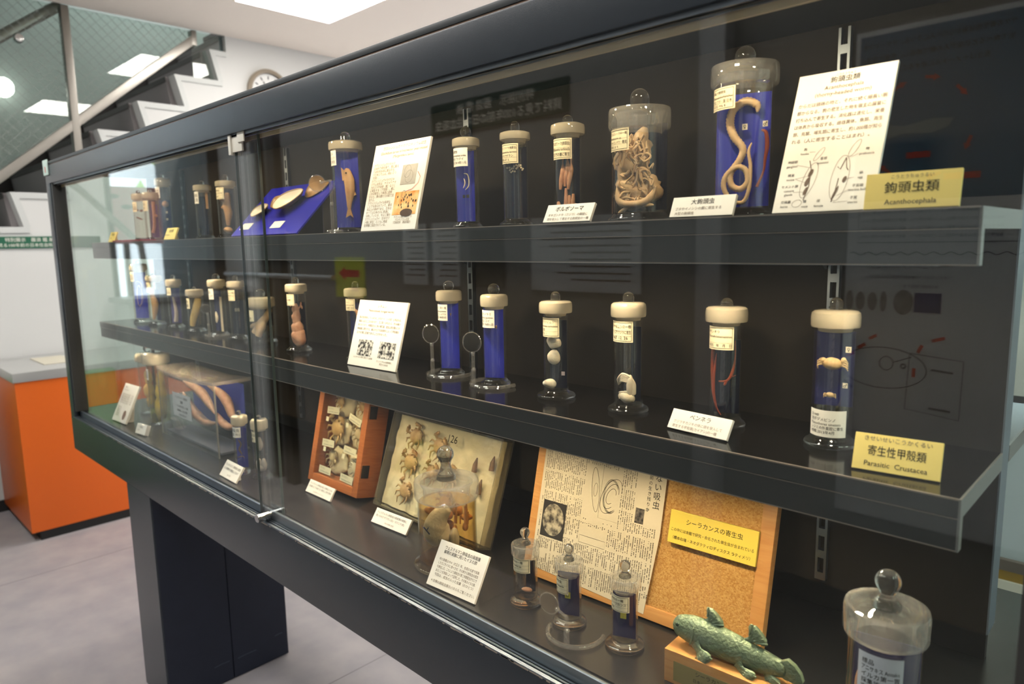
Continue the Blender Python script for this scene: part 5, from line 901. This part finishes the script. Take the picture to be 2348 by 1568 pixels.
# ------------------------------------------------------------------ magnifiers
def magnifier(label, c, stem, zl, lens, rl, face, ring=0.046, a0=-200, a1=60):
    """ring foot centred c, stem xy, lens centre (x,y,z above shelf)"""
    x, y, zb = c; z0 = zb + EYE
    r = thing('magnifier', label, 'magnifier', (x, y, z0 + 0.0003))
    G().tube([(ring * cos(radians(a0 + (a1 - a0) * i / 30)), ring * sin(radians(a0 + (a1 - a0) * i / 30)), 0.004) for i in range(31)], 0.0038, 10).build('ring_foot', ACRYL, r)
    sx, sy = stem[0] - x, stem[1] - y
    G().box(sx - 0.0032, sx + 0.0032, sy - 0.0032, sy + 0.0032, 0.004, zl * 0.55).build('lower_stem', ACRYL, r, bevel=0.0006)
    G().box(sx - 0.0026, sx + 0.0026, sy - 0.0026, sy + 0.0026, zl * 0.52, zl).build('upper_stem', ACRYL, r, bevel=0.0006)
    G().ell((sx + 0.004, sy - 0.002, zl * 0.55), (0.004, 0.004, 0.004)).build('joint', FROSTL, r)
    L = Vector((lens[0] - x, lens[1] - y, lens[2])); d = (L - Vector((sx, sy, zl)))
    if d.length > rl + 0.006: G().tube([(sx, sy, zl - 0.002), tuple(L - d.normalized() * rl)], 0.0024, 8).build('arm', ACRYL, r); cl = L - d.normalized() * rl
    else: cl = Vector((sx, sy, zl))
    G().ell(tuple(cl), (0.0042, 0.0042, 0.0042)).build('clamp', FROSTL, r)
    Ml = Matrix.Translation(L) @ Matrix.Rotation(radians(face), 4, 'Z') @ Matrix.Rotation(pi / 2, 4, 'X')
    G().lathe([(0, -0.0022), (rl * 0.5, -0.0017), (rl * 0.96, -0.0004), (rl * 0.96, 0.0004), (rl * 0.5, 0.0017), (0, 0.0022)], 36, M=Ml).build('lens', solid_glass('lens_glass', ior=1.2, haze=0.03), r, ang=1.2)
    G().tube([tuple(Ml @ Vector((rl * cos(2 * pi * i / 36), rl * sin(2 * pi * i / 36), 0))) for i in range(36)], 0.0011, 8, closed=True).build('lens_rim', ACRYL, r)
    return r
magnifier('clear magnifier in front of the left blue jar on the middle shelf', (-1.131, 0.967, MZ), (-1.129, 0.919), 0.072, (-1.129, 0.917, 0.094), 0.0195, 20, 0.047, -225, 40)
magnifier('clear magnifier in front of the right blue jar on the middle shelf', (-0.979, 0.953, MZ), (-0.989, 0.906), 0.068, (-0.989, 0.904, 0.090), 0.0195, 22, 0.047, -225, 10)
magnifier('small clear magnifier in front of the pale-strip jar, left part of middle shelf', (-2.231, 0.945, MZ), (-2.214, 0.906), 0.075, (-2.226, 0.906, 0.090), 0.014, 70, 0.042, -225, 40)
magnifier('clear magnifier with a bent arm in front of the ring-tagged little jar', (-0.680, 0.835, TZ), (-0.668, 0.797), 0.052, (-0.703, 0.796, 0.061), 0.0175, 10, 0.046, -165, 25)
magnifier('clear magnifier with a bent arm before the blue fish jar on the top shelf', (-1.402, 0.873, UZ), (-1.402, 0.868), 0.118, (-1.462, 0.870, 0.114), 0.0185, 60, 0.015, -225, 100)

# ------------------------------------------------------------------ mussel shells on the sloped blue panel
sp = thing('sloped_stand', 'sloped bright blue acrylic stand holding mussel shells on the top shelf', 'stand', (-1.76, 0.875, TOPZ + 0.0003))
TL_ = atan2(0.134, 0.130); SLM = Matrix.Translation((0, 0.0, 0.004)) @ Matrix.Rotation(TL_, 4, 'X')
G().box(-0.18, 0.18, 0, 0.187, -0.004, 0, SLM).build('panel', mat('blue_acrylic', (44, 46, 176), 0.2, spec=0.5), sp, smooth=False)
for x in (-0.176, 0.172): G().prism([(0.08, 0.0), (0.13, 0.0), (0.13, 0.13), (0.08, 0.078)], x, x + 0.004, M=None).build('leg', ACRYL, sp, smooth=False)
for x in (-0.13, 0.045): G().box(x - 0.028, x + 0.028, 0.022, 0.046, 0.0004, 0.0012, SLM).build('label', PAPERW, sp, smooth=False)
def shell(label, u, v, L, Wd, inner, rz):
    Mw = Matrix.Translation((-1.76, 0.875, TOPZ + 0.0003)) @ SLM @ Matrix.Translation((u, v, 0.0012)) @ Matrix.Rotation(radians(rz), 4, 'Z')
    r = thing('mussel_shell', label, 'shell', Mw.translation, Mw.to_euler())
    prof = []; n = 36; rings = 7; g = G(); H = L * 0.17
    def edge(t): return Vector((cos(t) * L / 2 * (1.0 if cos(t) > 0 else 0.96), sin(t) * Wd / 2 * (1 - 0.16 * cos(t)) + 0.05 * Wd * cos(2 * t), 0))
    for k in range(1, rings + 1):
        s = k / rings; hz = H * (1 - s * s) if not inner else H * (s ** 2.2)
        for i in range(n): e = edge(2 * pi * i / n); g.v.append((e.x * s - 0.06 * L * (1 - s), e.y * s + 0.10 * Wd * (1 - s), hz + 0.003))
    g.v.append((-0.06 * L, 0.10 * Wd, (H if not inner else 0.0) + 0.003)); c = len(g.v) - 1
    for k in range(rings - 1):
        for i in range(n): j = (i + 1) % n; g.f.append((k * n + i, k * n + j, (k + 1) * n + j, (k + 1) * n + i))
    for i in range(n): g.f.append((c, (i + 1) % n, i))
    if inner:
        g.build('nacre', NACRE, r, ang=1.5, fix=False)
        g2 = G(); g2.v = [(x * 1.015, y * 1.015, z - 0.0022) for x, y, z in g.v]; g2.f = list(g.f); g2.build('outer_shell', SHELLB, r, ang=1.5, fix=False)
        G().tube([tuple(Vector(g.v[(rings - 1) * n + i])) for i in range(n)], 0.0011, 6, closed=True).build('rim', mat('shell_rim', (186, 158, 110), 0.5), r)
    else:
        g.f.append(tuple(reversed(range((rings - 1) * n, rings * n)))); g.build('outer_shell', SHELLB, r, ang=1.5)
shell('small open shell with pearly inside, left on the blue stand', -0.095, 0.082, 0.070, 0.046, True, 12)
shell('small brown shell lying closed side up on the blue stand', -0.055, 0.124, 0.068, 0.044, False, 14)
shell('large open shell with pearly inside, centre of the blue stand', 0.040, 0.108, 0.118, 0.066, True, 14)
shell('large brown shell at the top right of the blue stand', 0.105, 0.158, 0.090, 0.056, False, 14)

# ------------------------------------------------------------------ acrylic dolphin-shaped specimens box
bx = thing('acrylic_box', 'large clear acrylic box with cone-ended pink specimens over a blue sheet', 'acrylic box', (-2.325, 0.915, TRAYZ + 0.0003))
wx, wy, hb = 0.232, 0.058, 0.236
for nm, b in (('side_wall', (-wx, wx, -wy, -wy + 0.006, 0, hb - 0.012)), ('side_wall', (-wx, wx, wy - 0.006, wy, 0, hb - 0.012)), ('side_wall', (-wx, -wx + 0.006, -wy + 0.006, wy - 0.006, 0, hb - 0.012)), ('side_wall', (wx - 0.006, wx, -wy + 0.006, wy - 0.006, 0, hb - 0.012))):
    G().box(*b).build(nm, sheet_glass('acrylic_wall', (250, 252, 252), 0.045), bx, smooth=False)
g = G(); n = 12      # bowed lid
for i in range(n + 1):
    x = -wx - 0.002 + (2 * wx + 0.004) * i / n; s = -0.010 * (1 - (x / wx) ** 2)
    for yy, zz in ((-wy - 0.002, 0), (wy + 0.002, 0), (wy + 0.002, 0.011), (-wy - 0.002, 0.011)): g.v.append((x, yy, hb - 0.011 + zz + s + 0.0005))
for i in range(n):
    for k in range(4): l = (k + 1) % 4; g.f.append((4 * i + k, 4 * i + l, 4 * i + 4 + l, 4 * i + 4 + k))
g.f += [(3, 2, 1, 0), (4 * n, 4 * n + 1, 4 * n + 2, 4 * n + 3)]; g.build('lid', sheet_glass('lid_acrylic', (250, 250, 250), 0.07, 0.0, 0.26, (224, 208, 190)), bx, ang=0.5)
for xx in (-wx, wx - 0.004): G().box(xx - 0.0006, xx + 0.0046, -wy - 0.0008, -wy + 0.003, 0, hb - 0.012).build('glued_corner', sheet_glass('corner_acrylic', (235, 232, 224), 0.08, frost=0.35, frostcol=(225, 215, 195)), bx, smooth=False)
G().box(-wx + 0.055, wx - 0.008, 0.036, 0.038, 0.05, hb - 0.02).build('blue_sheet', mat('blue_sheet', (48, 60, 168), 0.5), bx, smooth=False)
G().box(-wx + 0.010, wx - 0.010, -0.045, 0.045, 0.006, 0.012).build('base_sheet', mat('grey_sheet', (92, 92, 104), 0.5), bx, smooth=False)
for pts in (((-0.13, 0, 0.190), (-0.07, 0, 0.186), (0.02, 0, 0.168), (0.075, 0, 0.140), (0.115, 0, 0.112)), ((0.02, 0.02, 0.190), (0.10, 0.02, 0.182), (0.16, 0.02, 0.160), (0.19, 0.02, 0.120), (0.205, 0.02, 0.100)), ((-0.14, 0, 0.150), (-0.10, 0, 0.120), (-0.03, 0, 0.085), (0.05, 0, 0.072), (0.125, 0, 0.086)), ((0.08, 0.02, 0.105), (0.12, 0.02, 0.080), (0.17, 0.02, 0.075), (0.21, 0.02, 0.088))):
    g = G(); worm(g, pts, [0.0015, 0.012, 0.016, 0.012, 0.0015] if len(pts) == 5 else [0.004, 0.013, 0.011, 0.0015], seg=14, M=Matrix.Translation((0, -0.012, 0))); g.build('specimen', PINK, bx, ang=1.5)
lo = G().box(-0.105, 0.045, -wy - 0.0012, -wy - 0.0004, 0.085, 0.165).build('label', mat('label_grey', (206, 208, 208), 0.6), bx, smooth=False)
g = G(); f = lambda u, v: (u, -wy - 0.0016, v)
for i, (t, s) in enumerate((('ウェステルマン肺吸虫', 0.010), ('虫嚢', 0.011), ('〉ネコの肺に寄生した虫嚢', 0.0085), ('　実験感染、左右の肺葉', 0.0085), ('　大阪府 昭和十年', 0.0085))): write(g, f, t, -0.03, 0.148 - 0.0145 * i, s, 'c', 1, 0.13)
g.build('lettering', INK, lo, smooth=False, fix=False)

# ------------------------------------------------------------------ framed boxes leaning on the divider
def lean(name, label, cat, bl, yaw, w, tilt, d):
    t, a = radians(tilt), radians(yaw); up = d * sin(t); k = 1 - up / 0.638
    return thing(name, label, cat, ((bl[0] + cos(a) * w / 2) * k, (bl[1] + sin(a) * w / 2) * k, bl[2] + EYE + up + 0.0005), (-t, 0, a)), k
wbx, k = lean('crab_box', 'red wooden glass-fronted box of dried crabs leaning on the divider', 'specimen box', (-1.72, 0.943, TZ), 0.5, 0.2352, 13, 0.062)
w, h, d = 0.2352 * k, 0.265, 0.062; fw = 0.022
for nm, b in (('frame_side', (-w / 2, -w / 2 + fw, 0, d, 0, h)), ('frame_side', (w / 2 - fw, w / 2, 0, d, 0, h)), ('frame_bottom', (-w / 2 + fw, w / 2 - fw, 0, d, 0, fw)), ('frame_top', (-w / 2 + fw, w / 2 - fw, 0, d, h - fw, h))): G().box(*b).build(nm, WOODR, wbx, bevel=0.001)
G().box(-w / 2 + fw, w / 2 - fw, d - 0.006, d - 0.001, fw, h - fw).build('back_board', mat('tan_board', (196, 158, 106), 0.7), wbx, smooth=False)
G().box(-w / 2 + fw, w / 2 - fw, 0.004, 0.006, fw, h - fw).build('front_glass', GLASS, wbx, smooth=False)
for i, (u, v, s) in enumerate(((-0.045, 0.060, 0.058), (0.047, 0.060, 0.060), (-0.045, 0.140, 0.070), (0.047, 0.140, 0.062), (-0.045, 0.215, 0.06), (0.047, 0.215, 0.06))):
    G().ell((u, 0.042, v), (0.044, 0.010, 0.037), None, 18, 12, 0.3, 60, i).build('cotton_pad', COTTON, wbx, ang=1.5)
for i, (u, v, s, rz, m) in enumerate(((-0.052, 0.074, 0.038, 30, CRABP), (0.056, 0.064, 0.034, 60, mat('crab_white', (232, 220, 190), 0.5, tex=(60, (190, 170, 130), 'n', 1.6))), (-0.048, 0.150, 0.056, 0, CRAB), (0.054, 0.152, 0.040, -20, CRABP), (-0.05, 0.222, 0.03, 0, CRAB), (0.05, 0.222, 0.03, 10, CRAB))):
    g = G(); crab(g, s, Matrix.Translation((u, 0.026, v)) @ Matrix.Rotation(radians(rz), 4, 'Y')); g.build('dried_crab', m, wbx, ang=1.5)
for i, (u, v, rz) in enumerate(((-0.052, 0.036, 0), (0.050, 0.034, 2), (-0.054, 0.108, -3), (0.048, 0.106, 3), (-0.052, 0.196, -3), (0.052, 0.186, 12))):
    Ml = Matrix.Translation((u, 0.0078, v)) @ Matrix.Rotation(radians(rz), 4, 'Y'); lo = G().box(-0.028, 0.028, 0, 0.0006, -0.0095, 0.0095, Ml).build('slip', PAPER, wbx, smooth=False)
    g = G(); f = lambda u_, v_: tuple(Ml @ Vector((u_, -0.0003, v_))); write(g, f, ('サワガニ', 'モクズガニ', 'サワガニ', 'アカテガニ', 'サワガニ', 'クロベンケイガニ')[i], -0.022, 0.0015, 0.006, 'l'); write(g, f, 'Geothelphusa dehaani', -0.022, -0.006, 0.005, 'l', 1, 0.044); g.build('lettering', INKSOFT, lo, smooth=False, fix=False)
for u, v in ((-0.068, 0.09), (0.022, 0.088), (0.02, 0.168), (-0.075, 0.17)): G().box(u - 0.006, u + 0.006, 0.008, 0.0086, v - 0.006, v + 0.006).build('small_tag', PAPER, wbx, smooth=False)
for v in (0.066, 0.215): G().box(w / 2, w / 2 + 0.0015, 0.004, 0.026, v - 0.016, v + 0.016).build('hinge', mat('hinge_steel', (92, 88, 82), 0.3, metal=0.9), wbx, bevel=0.0004)

cb_, k = lean('crab_tray', 'clear shallow tray of small crabs on cotton marked 126, leaning on the divider', 'specimen box', (-1.425, 0.954, TZ), -1.1, 0.3969, 19, 0.034)
w, h, d = 0.3969 * k, 0.232, 0.034; TRW = sheet_glass('tray_wall', (232, 228, 216), 0.06, frost=0.22, frostcol=(200, 190, 165))
for b in ((-w / 2, -w / 2 + 0.004, 0, d, 0, h), (w / 2 - 0.004, w / 2, 0, d, 0, h), (-w / 2 + 0.004, w / 2 - 0.004, 0, d, 0, 0.004), (-w / 2 + 0.004, w / 2 - 0.004, 0, d, h - 0.004, h)): G().box(*b).build('tray_wall', TRW, cb_, smooth=False)
G().box(-w / 2 + 0.004, w / 2 - 0.004, 0.001, 0.003, 0.004, h - 0.004).build('cover', GLASS, cb_, smooth=False)
G().box(-w / 2 + 0.004, w / 2 - 0.004, d - 0.002, d, 0.004, h - 0.004).build('back', mat('tray_back', (190, 176, 140), 0.7), cb_, smooth=False)
g = G(); nx, nz = 60, 36
for j in range(nz + 1):
    for i in range(nx + 1):
        u = -w / 2 + 0.008 + (w - 0.016) * i / nx; v = 0.006 + (h - 0.012) * j / nz
        g.v.append((u, 0.020 - 0.005 * noise.noise(Vector((u * 26, 3, v * 26))) - 0.002 * noise.noise(Vector((u * 70, 9, v * 70))), v))
g.f = [(j * (nx + 1) + i, j * (nx + 1) + i + 1, (j + 1) * (nx + 1) + i + 1, (j + 1) * (nx + 1) + i) for j in range(nz) for i in range(nx)]
g.build('cotton', COTTON, cb_, ang=1.5, fix=False)
for i, (p, q_, s, rz) in enumerate(((0.23, 0.80, 0.044, -25), (0.465, 0.77, 0.044, 20), (0.235, 0.53, 0.046, -10), (0.245, 0.24, 0.042, 15), (0.45, 0.50, 0.04, 10), (0.62, 0.52, 0.04, -15), (0.62, 0.28, 0.04, 0))):
    g = G(); crab(g, s, Matrix.Translation((-w / 2 + p * w, 0.0115, q_ * h)) @ Matrix.Rotation(radians(rz), 4, 'Y')); g.build('dried_crab', mat('tray_crab', (214, 178, 122), 0.5, bump=(250, 0.5), tex=(70, (168, 122, 74), 'n', 1.6)), cb_, ang=1.5)
for p, q_ in ((0.80, 0.70), (0.93, 0.76), (0.87, 0.52)): g = G(); g.tube([(-w / 2 + p * w, 0.011, q_ * h - 0.016), (-w / 2 + p * w, 0.010, q_ * h), (-w / 2 + p * w + 0.001, 0.011, q_ * h + 0.016)], [0.006, 0.0055, 0.0012], 10); g.build('snail_shell', BROWN, cb_)
text_part(cb_, [('126', -w / 2 + 0.605 * w, h * 0.84, 0.024, 'c')], INK, 'handwritten_number', 0.0006)
lo = G().box(-w / 2 + 0.40 * w, -w / 2 + 0.56 * w, 0.004, 0.0045, 0.03, 0.062).build('paper_slip', PAPER, cb_, smooth=False)

ck_, k = lean('cork_board', 'wood-framed corkboard with a pinned newspaper page, leaning on the divider', 'corkboard', (-0.897, 0.938, TZ), 2.7, 0.4721, 13.6, 0.018)
w, h, d = 0.4721 * k, 0.285, 0.018; fw = 0.022
for nm, b in (('frame_side', (-w / 2, -w / 2 + fw, 0, d, 0, h)), ('frame_side', (w / 2 - fw, w / 2, 0, d, 0, h)), ('frame_bottom', (-w / 2 + fw, w / 2 - fw, 0, d, 0, fw)), ('frame_top', (-w / 2 + fw, w / 2 - fw, 0, d, h - fw, h))): G().box(*b).build(nm, WOODL, ck_, bevel=0.0012)
G().box(-w / 2 + fw, w / 2 - fw, 0.005, d - 0.002, fw, h - fw).build('cork_sheet', CORK, ck_, smooth=False)
nw = G(); a, b = -w / 2 + 0.018, -w / 2 + 0.598 * w
nw.prism([(a, 0.018), (b - 0.012, 0.006), (b, h * 0.5), (b, h - 0.012), (a, h - 0.012)], -0.0006, -0.0002, 'y'); nw = nw.build('newspaper', NEWS, ck_, smooth=False)
g = G(); f = flat(0.0010); random.seed(21); U0, U1 = a + 0.006, b - 0.008; free = [(0.10, 0.175, 0.135, 0.235), (0.010, 0.066, 0.078, 0.150), (0.205, 0.262, 0.150, 0.285), (0.098, 0.160, 0.088, 0.124)]
rows = [(0.016, 0.052), (0.055, 0.090), (0.093, 0.128), (0.131, 0.166), (0.169, 0.204), (0.207, 0.242), (0.245, 0.270)]
for z0, z1 in rows:
    u = U0
    while u < U1:
        v = z1 - random.uniform(0, 0.002) - (0.0 if random.random() < 0.85 else 0.012)
        end = z0 + (0.0 if random.random() < 0.85 else random.uniform(0.005, 0.02))
        while v > end + 0.003:
            if not any(a_ < u - U0 + 0.006 < b_ and c_ < v < d_ for a_, b_, c_, d_ in free) and not (u > b - 0.022 and v < 0.03):
                t = random.random()
                if t < 0.92:
                    quad(g, f, u, u + 0.0024, v - 0.0007, v - 0.0001); 
                    if t < 0.7: quad(g, f, u + 0.0009, u + 0.0015, v - 0.0024, v)
                    if t < 0.5: quad(g, f, u + 0.0001, u + 0.0023, v - 0.0022, v - 0.0016)
            v -= 0.0031
        u += 0.0043
g.build('newsprint_columns', mat('news_ink', (88, 80, 70), 0.8), nw, smooth=False, fix=False)
g = G(); 
for i, c in enumerate('消えない吸虫'): write(g, f, c, b - 0.014, 0.262 - 0.0155 * i, 0.0145, 'c')
for i, c in enumerate('億年前の生き残りか'): write(g, f, c, b - 0.029, 0.250 - 0.0092 * i, 0.0078, 'c')
g.build('headline', INK, nw, smooth=False, fix=False)
G().box(U0 + 0.006, U0 + 0.060, -0.0012, -0.0008, 0.080, 0.148).build('moon_photo_ground', mat('moon_black', (44, 40, 36), 0.7), nw, smooth=False)
g = G(); blob(g, flat(0.0016), oval(U0 + 0.033, 0.114, 0.0245, 0.030, 40)); g.build('moon_disc', mat('moon', (196, 184, 156), 0.7, tex=(90, (60, 54, 48), 'n', 4)), nw, smooth=False, fix=False)
g = G(); stroke(g, f, oval(U0 + 0.118, 0.190, 0.008, 0.040, 30, rot=0.15), 0.0006); stroke(g, f, oval(U0 + 0.118, 0.19, 0.004, 0.012, 20), 0.0005)
for rr in (1, 0.72, 0.45): stroke(g, f, oval(U0 + 0.152, 0.185, 0.018 * rr, 0.034 * rr, 30, 0.5, 5.6, rot=-0.4), 0.0007)
for i in range(60):
    t = 0.6 + 4.8 * i / 60; x, z = U0 + 0.152 + 0.0155 * cos(t), 0.185 + 0.029 * sin(t); stroke(g, f, oval(x, z, 0.0016, 0.0016, 8), 0.0003)
stroke(g, f, [(U0 + 0.130, 0.235), (U0 + 0.130, 0.142), (U0 + 0.178, 0.142), (U0 + 0.178, 0.235)], 0.0004)
stroke(g, f, [(U0 + 0.096, 0.090), (U0 + 0.152, 0.090), (U0 + 0.152, 0.103), (U0 + 0.096, 0.103), (U0 + 0.096, 0.090)], 0.0004)
g.build('parasite_drawing', INK, nw, smooth=False, fix=False)
G().box(U0 + 0.205, U0 + 0.222, -0.0012, -0.0008, 0.152, 0.178).build('small_portrait', mat('portrait', (120, 110, 98), 0.7, tex=(120, (40, 36, 32), 'n', 5)), nw, smooth=False)
ys = thing('yellow_caption', 'yellow caption about coelacanth parasites fixed on the corkboard', 'sign', (0, 0, 0)); ys.location = ck_.matrix_basis @ Vector((-w / 2 + 0.795 * w, -0.002, 0.138)); ys.rotation_euler = ck_.rotation_euler
ww, hh = 0.150, 0.054; G().box(-ww / 2, ww / 2, -0.004, 0.0015, 0, hh).build('board', YELS, ys, bevel=0.0006, smooth=False)
text_part(ys, [('シーラカンスの寄生虫', 0.003, hh * 0.66, 0.0100, 'c', 1, ww * 0.64), ('この中には本館で研究・命名された単生虫が含まれている', 0, hh * 0.38, 0.0062, 'c', 1, ww * 0.94), ('（標本右端・ネオダクティロディスクス ラティメリ）', 0, hh * 0.14, 0.0062, 'c', 1, ww * 0.88)], INK, dy=0.0044)

# ------------------------------------------------------------------ fish model on a block
fs = thing('fish_model', 'green bronze lobe-finned fish model on a pale wooden block', 'fish model', (-0.425, 0.862, TRAYZ + 0.0003), (0, 0, radians(3)))
bk = G().box(-0.085, 0.085, -0.030, 0.034, 0, 0.050).build('block', WOODL, fs, bevel=0.0015)
pt_ = G().box(-0.070, 0.066, -0.0306, -0.0300, 0.006, 0.036).build('plaque', mat('plaque', (150, 134, 74), 0.4), bk, smooth=False)
text_part(pt_, [('シーラカンスの模型', 0, 0.027, 0.008, 'c'), ('日本シーラカンス学術調査隊', 0, 0.017, 0.006, 'c', 1, 0.11), ('まぼろしの魚 Latimeria', 0, 0.009, 0.006, 'c', 1, 0.11)], INK, dy=0.0312)
g = G(); FM = Matrix.Translation((0.002, -0.004, 0.073)) @ Matrix.Rotation(radians(2), 4, 'Y')
worm(g, [(-0.086, 0, 0.002), (-0.078, 0, 0.002), (-0.055, 0, 0.003), (-0.020, 0, 0.002), (0.020, 0, 0.000), (0.055, 0, -0.001), (0.078, 0, 0.000)], [0.006, 0.016, 0.0225, 0.024, 0.021, 0.016, 0.010], n=6, seg=20, M=FM @ Matrix.Scale(0.62, 4, (0, 1, 0)))
g.build('body', BRONZE, fs, ang=1.5)
def fin(nm, base, tip, wb, wt, y, th=0.005):
    wb *= 1.25; wt *= 1.35; g = G(); B = Vector(base); T = Vector(tip); dd = (T - B); m = 6
    P = [B + dd * (i / m) * 1.12 for i in range(m + 1)]; R = [wb * 1.0, wb * 0.80, wb * 0.72, wb * 0.5 + wt * 0.4, wt * 1.0, wt * 1.12, wt * 0.80]
    g.tube(P, R, 12, M=FM, flat=0.30); nn = Vector((-dd.z, 0, dd.x)).normalized()
    for i in range(5): s_ = (i - 2) / 2.2; g.tube([P[3] + nn * R[3] * s_ * 0.8 + Vector((0, -R[3] * 0.36, 0)), T + dd * 0.10 + nn * wt * s_ * 1.1 + Vector((0, -wt * 0.22, 0))], 0.0013, 5, M=FM)
    g.build(nm, BRONZE, fs, ang=1.2)
fin('dorsal_fin', (-0.036, 0, 0.020), (-0.022, 0, 0.038), 0.006, 0.011, 0); fin('second_dorsal_fin', (0.022, 0, 0.016), (0.040, 0, 0.036), 0.005, 0.011, 0)
fin('pectoral_fin', (-0.046, -0.012, -0.008), (-0.026, -0.020, -0.024), 0.008, 0.012, 0); fin('pelvic_fin', (0.016, -0.010, -0.012), (0.036, -0.016, -0.026), 0.007, 0.012, 0)
fin('anal_fin', (0.052, -0.004, -0.010), (0.064, -0.006, -0.024), 0.006, 0.010, 0)
g = G(); g.prism([(0.070, 0.010), (0.080, 0.017), (0.090, 0.012), (0.098, 0.004), (0.102, -0.006), (0.098, -0.013), (0.088, -0.012), (0.078, -0.012), (0.070, -0.009)], -0.004, 0.004, 'y', FM); g.build('tail_fin', BRONZE, fs, bevel=0.0015, ang=1.0)
G().ell((-0.076, -0.0095, 0.008), (0.0032, 0.002, 0.0032), FM).build('eye', mat('eye_dark', (60, 76, 62), 0.3), fs)
g = G(); g.tube([tuple(FM @ Vector((-0.052 + 0.004 * cos(t * 0.25), -0.0146, 0.016 - 0.004 * t))) for t in range(8)], 0.0009, 6); g.build('gill_edge', BRONZE, fs)
#@@END
for o in list(_ts.collection.objects): bpy.data.objects.remove(o)
bpy.data.scenes.remove(_ts)
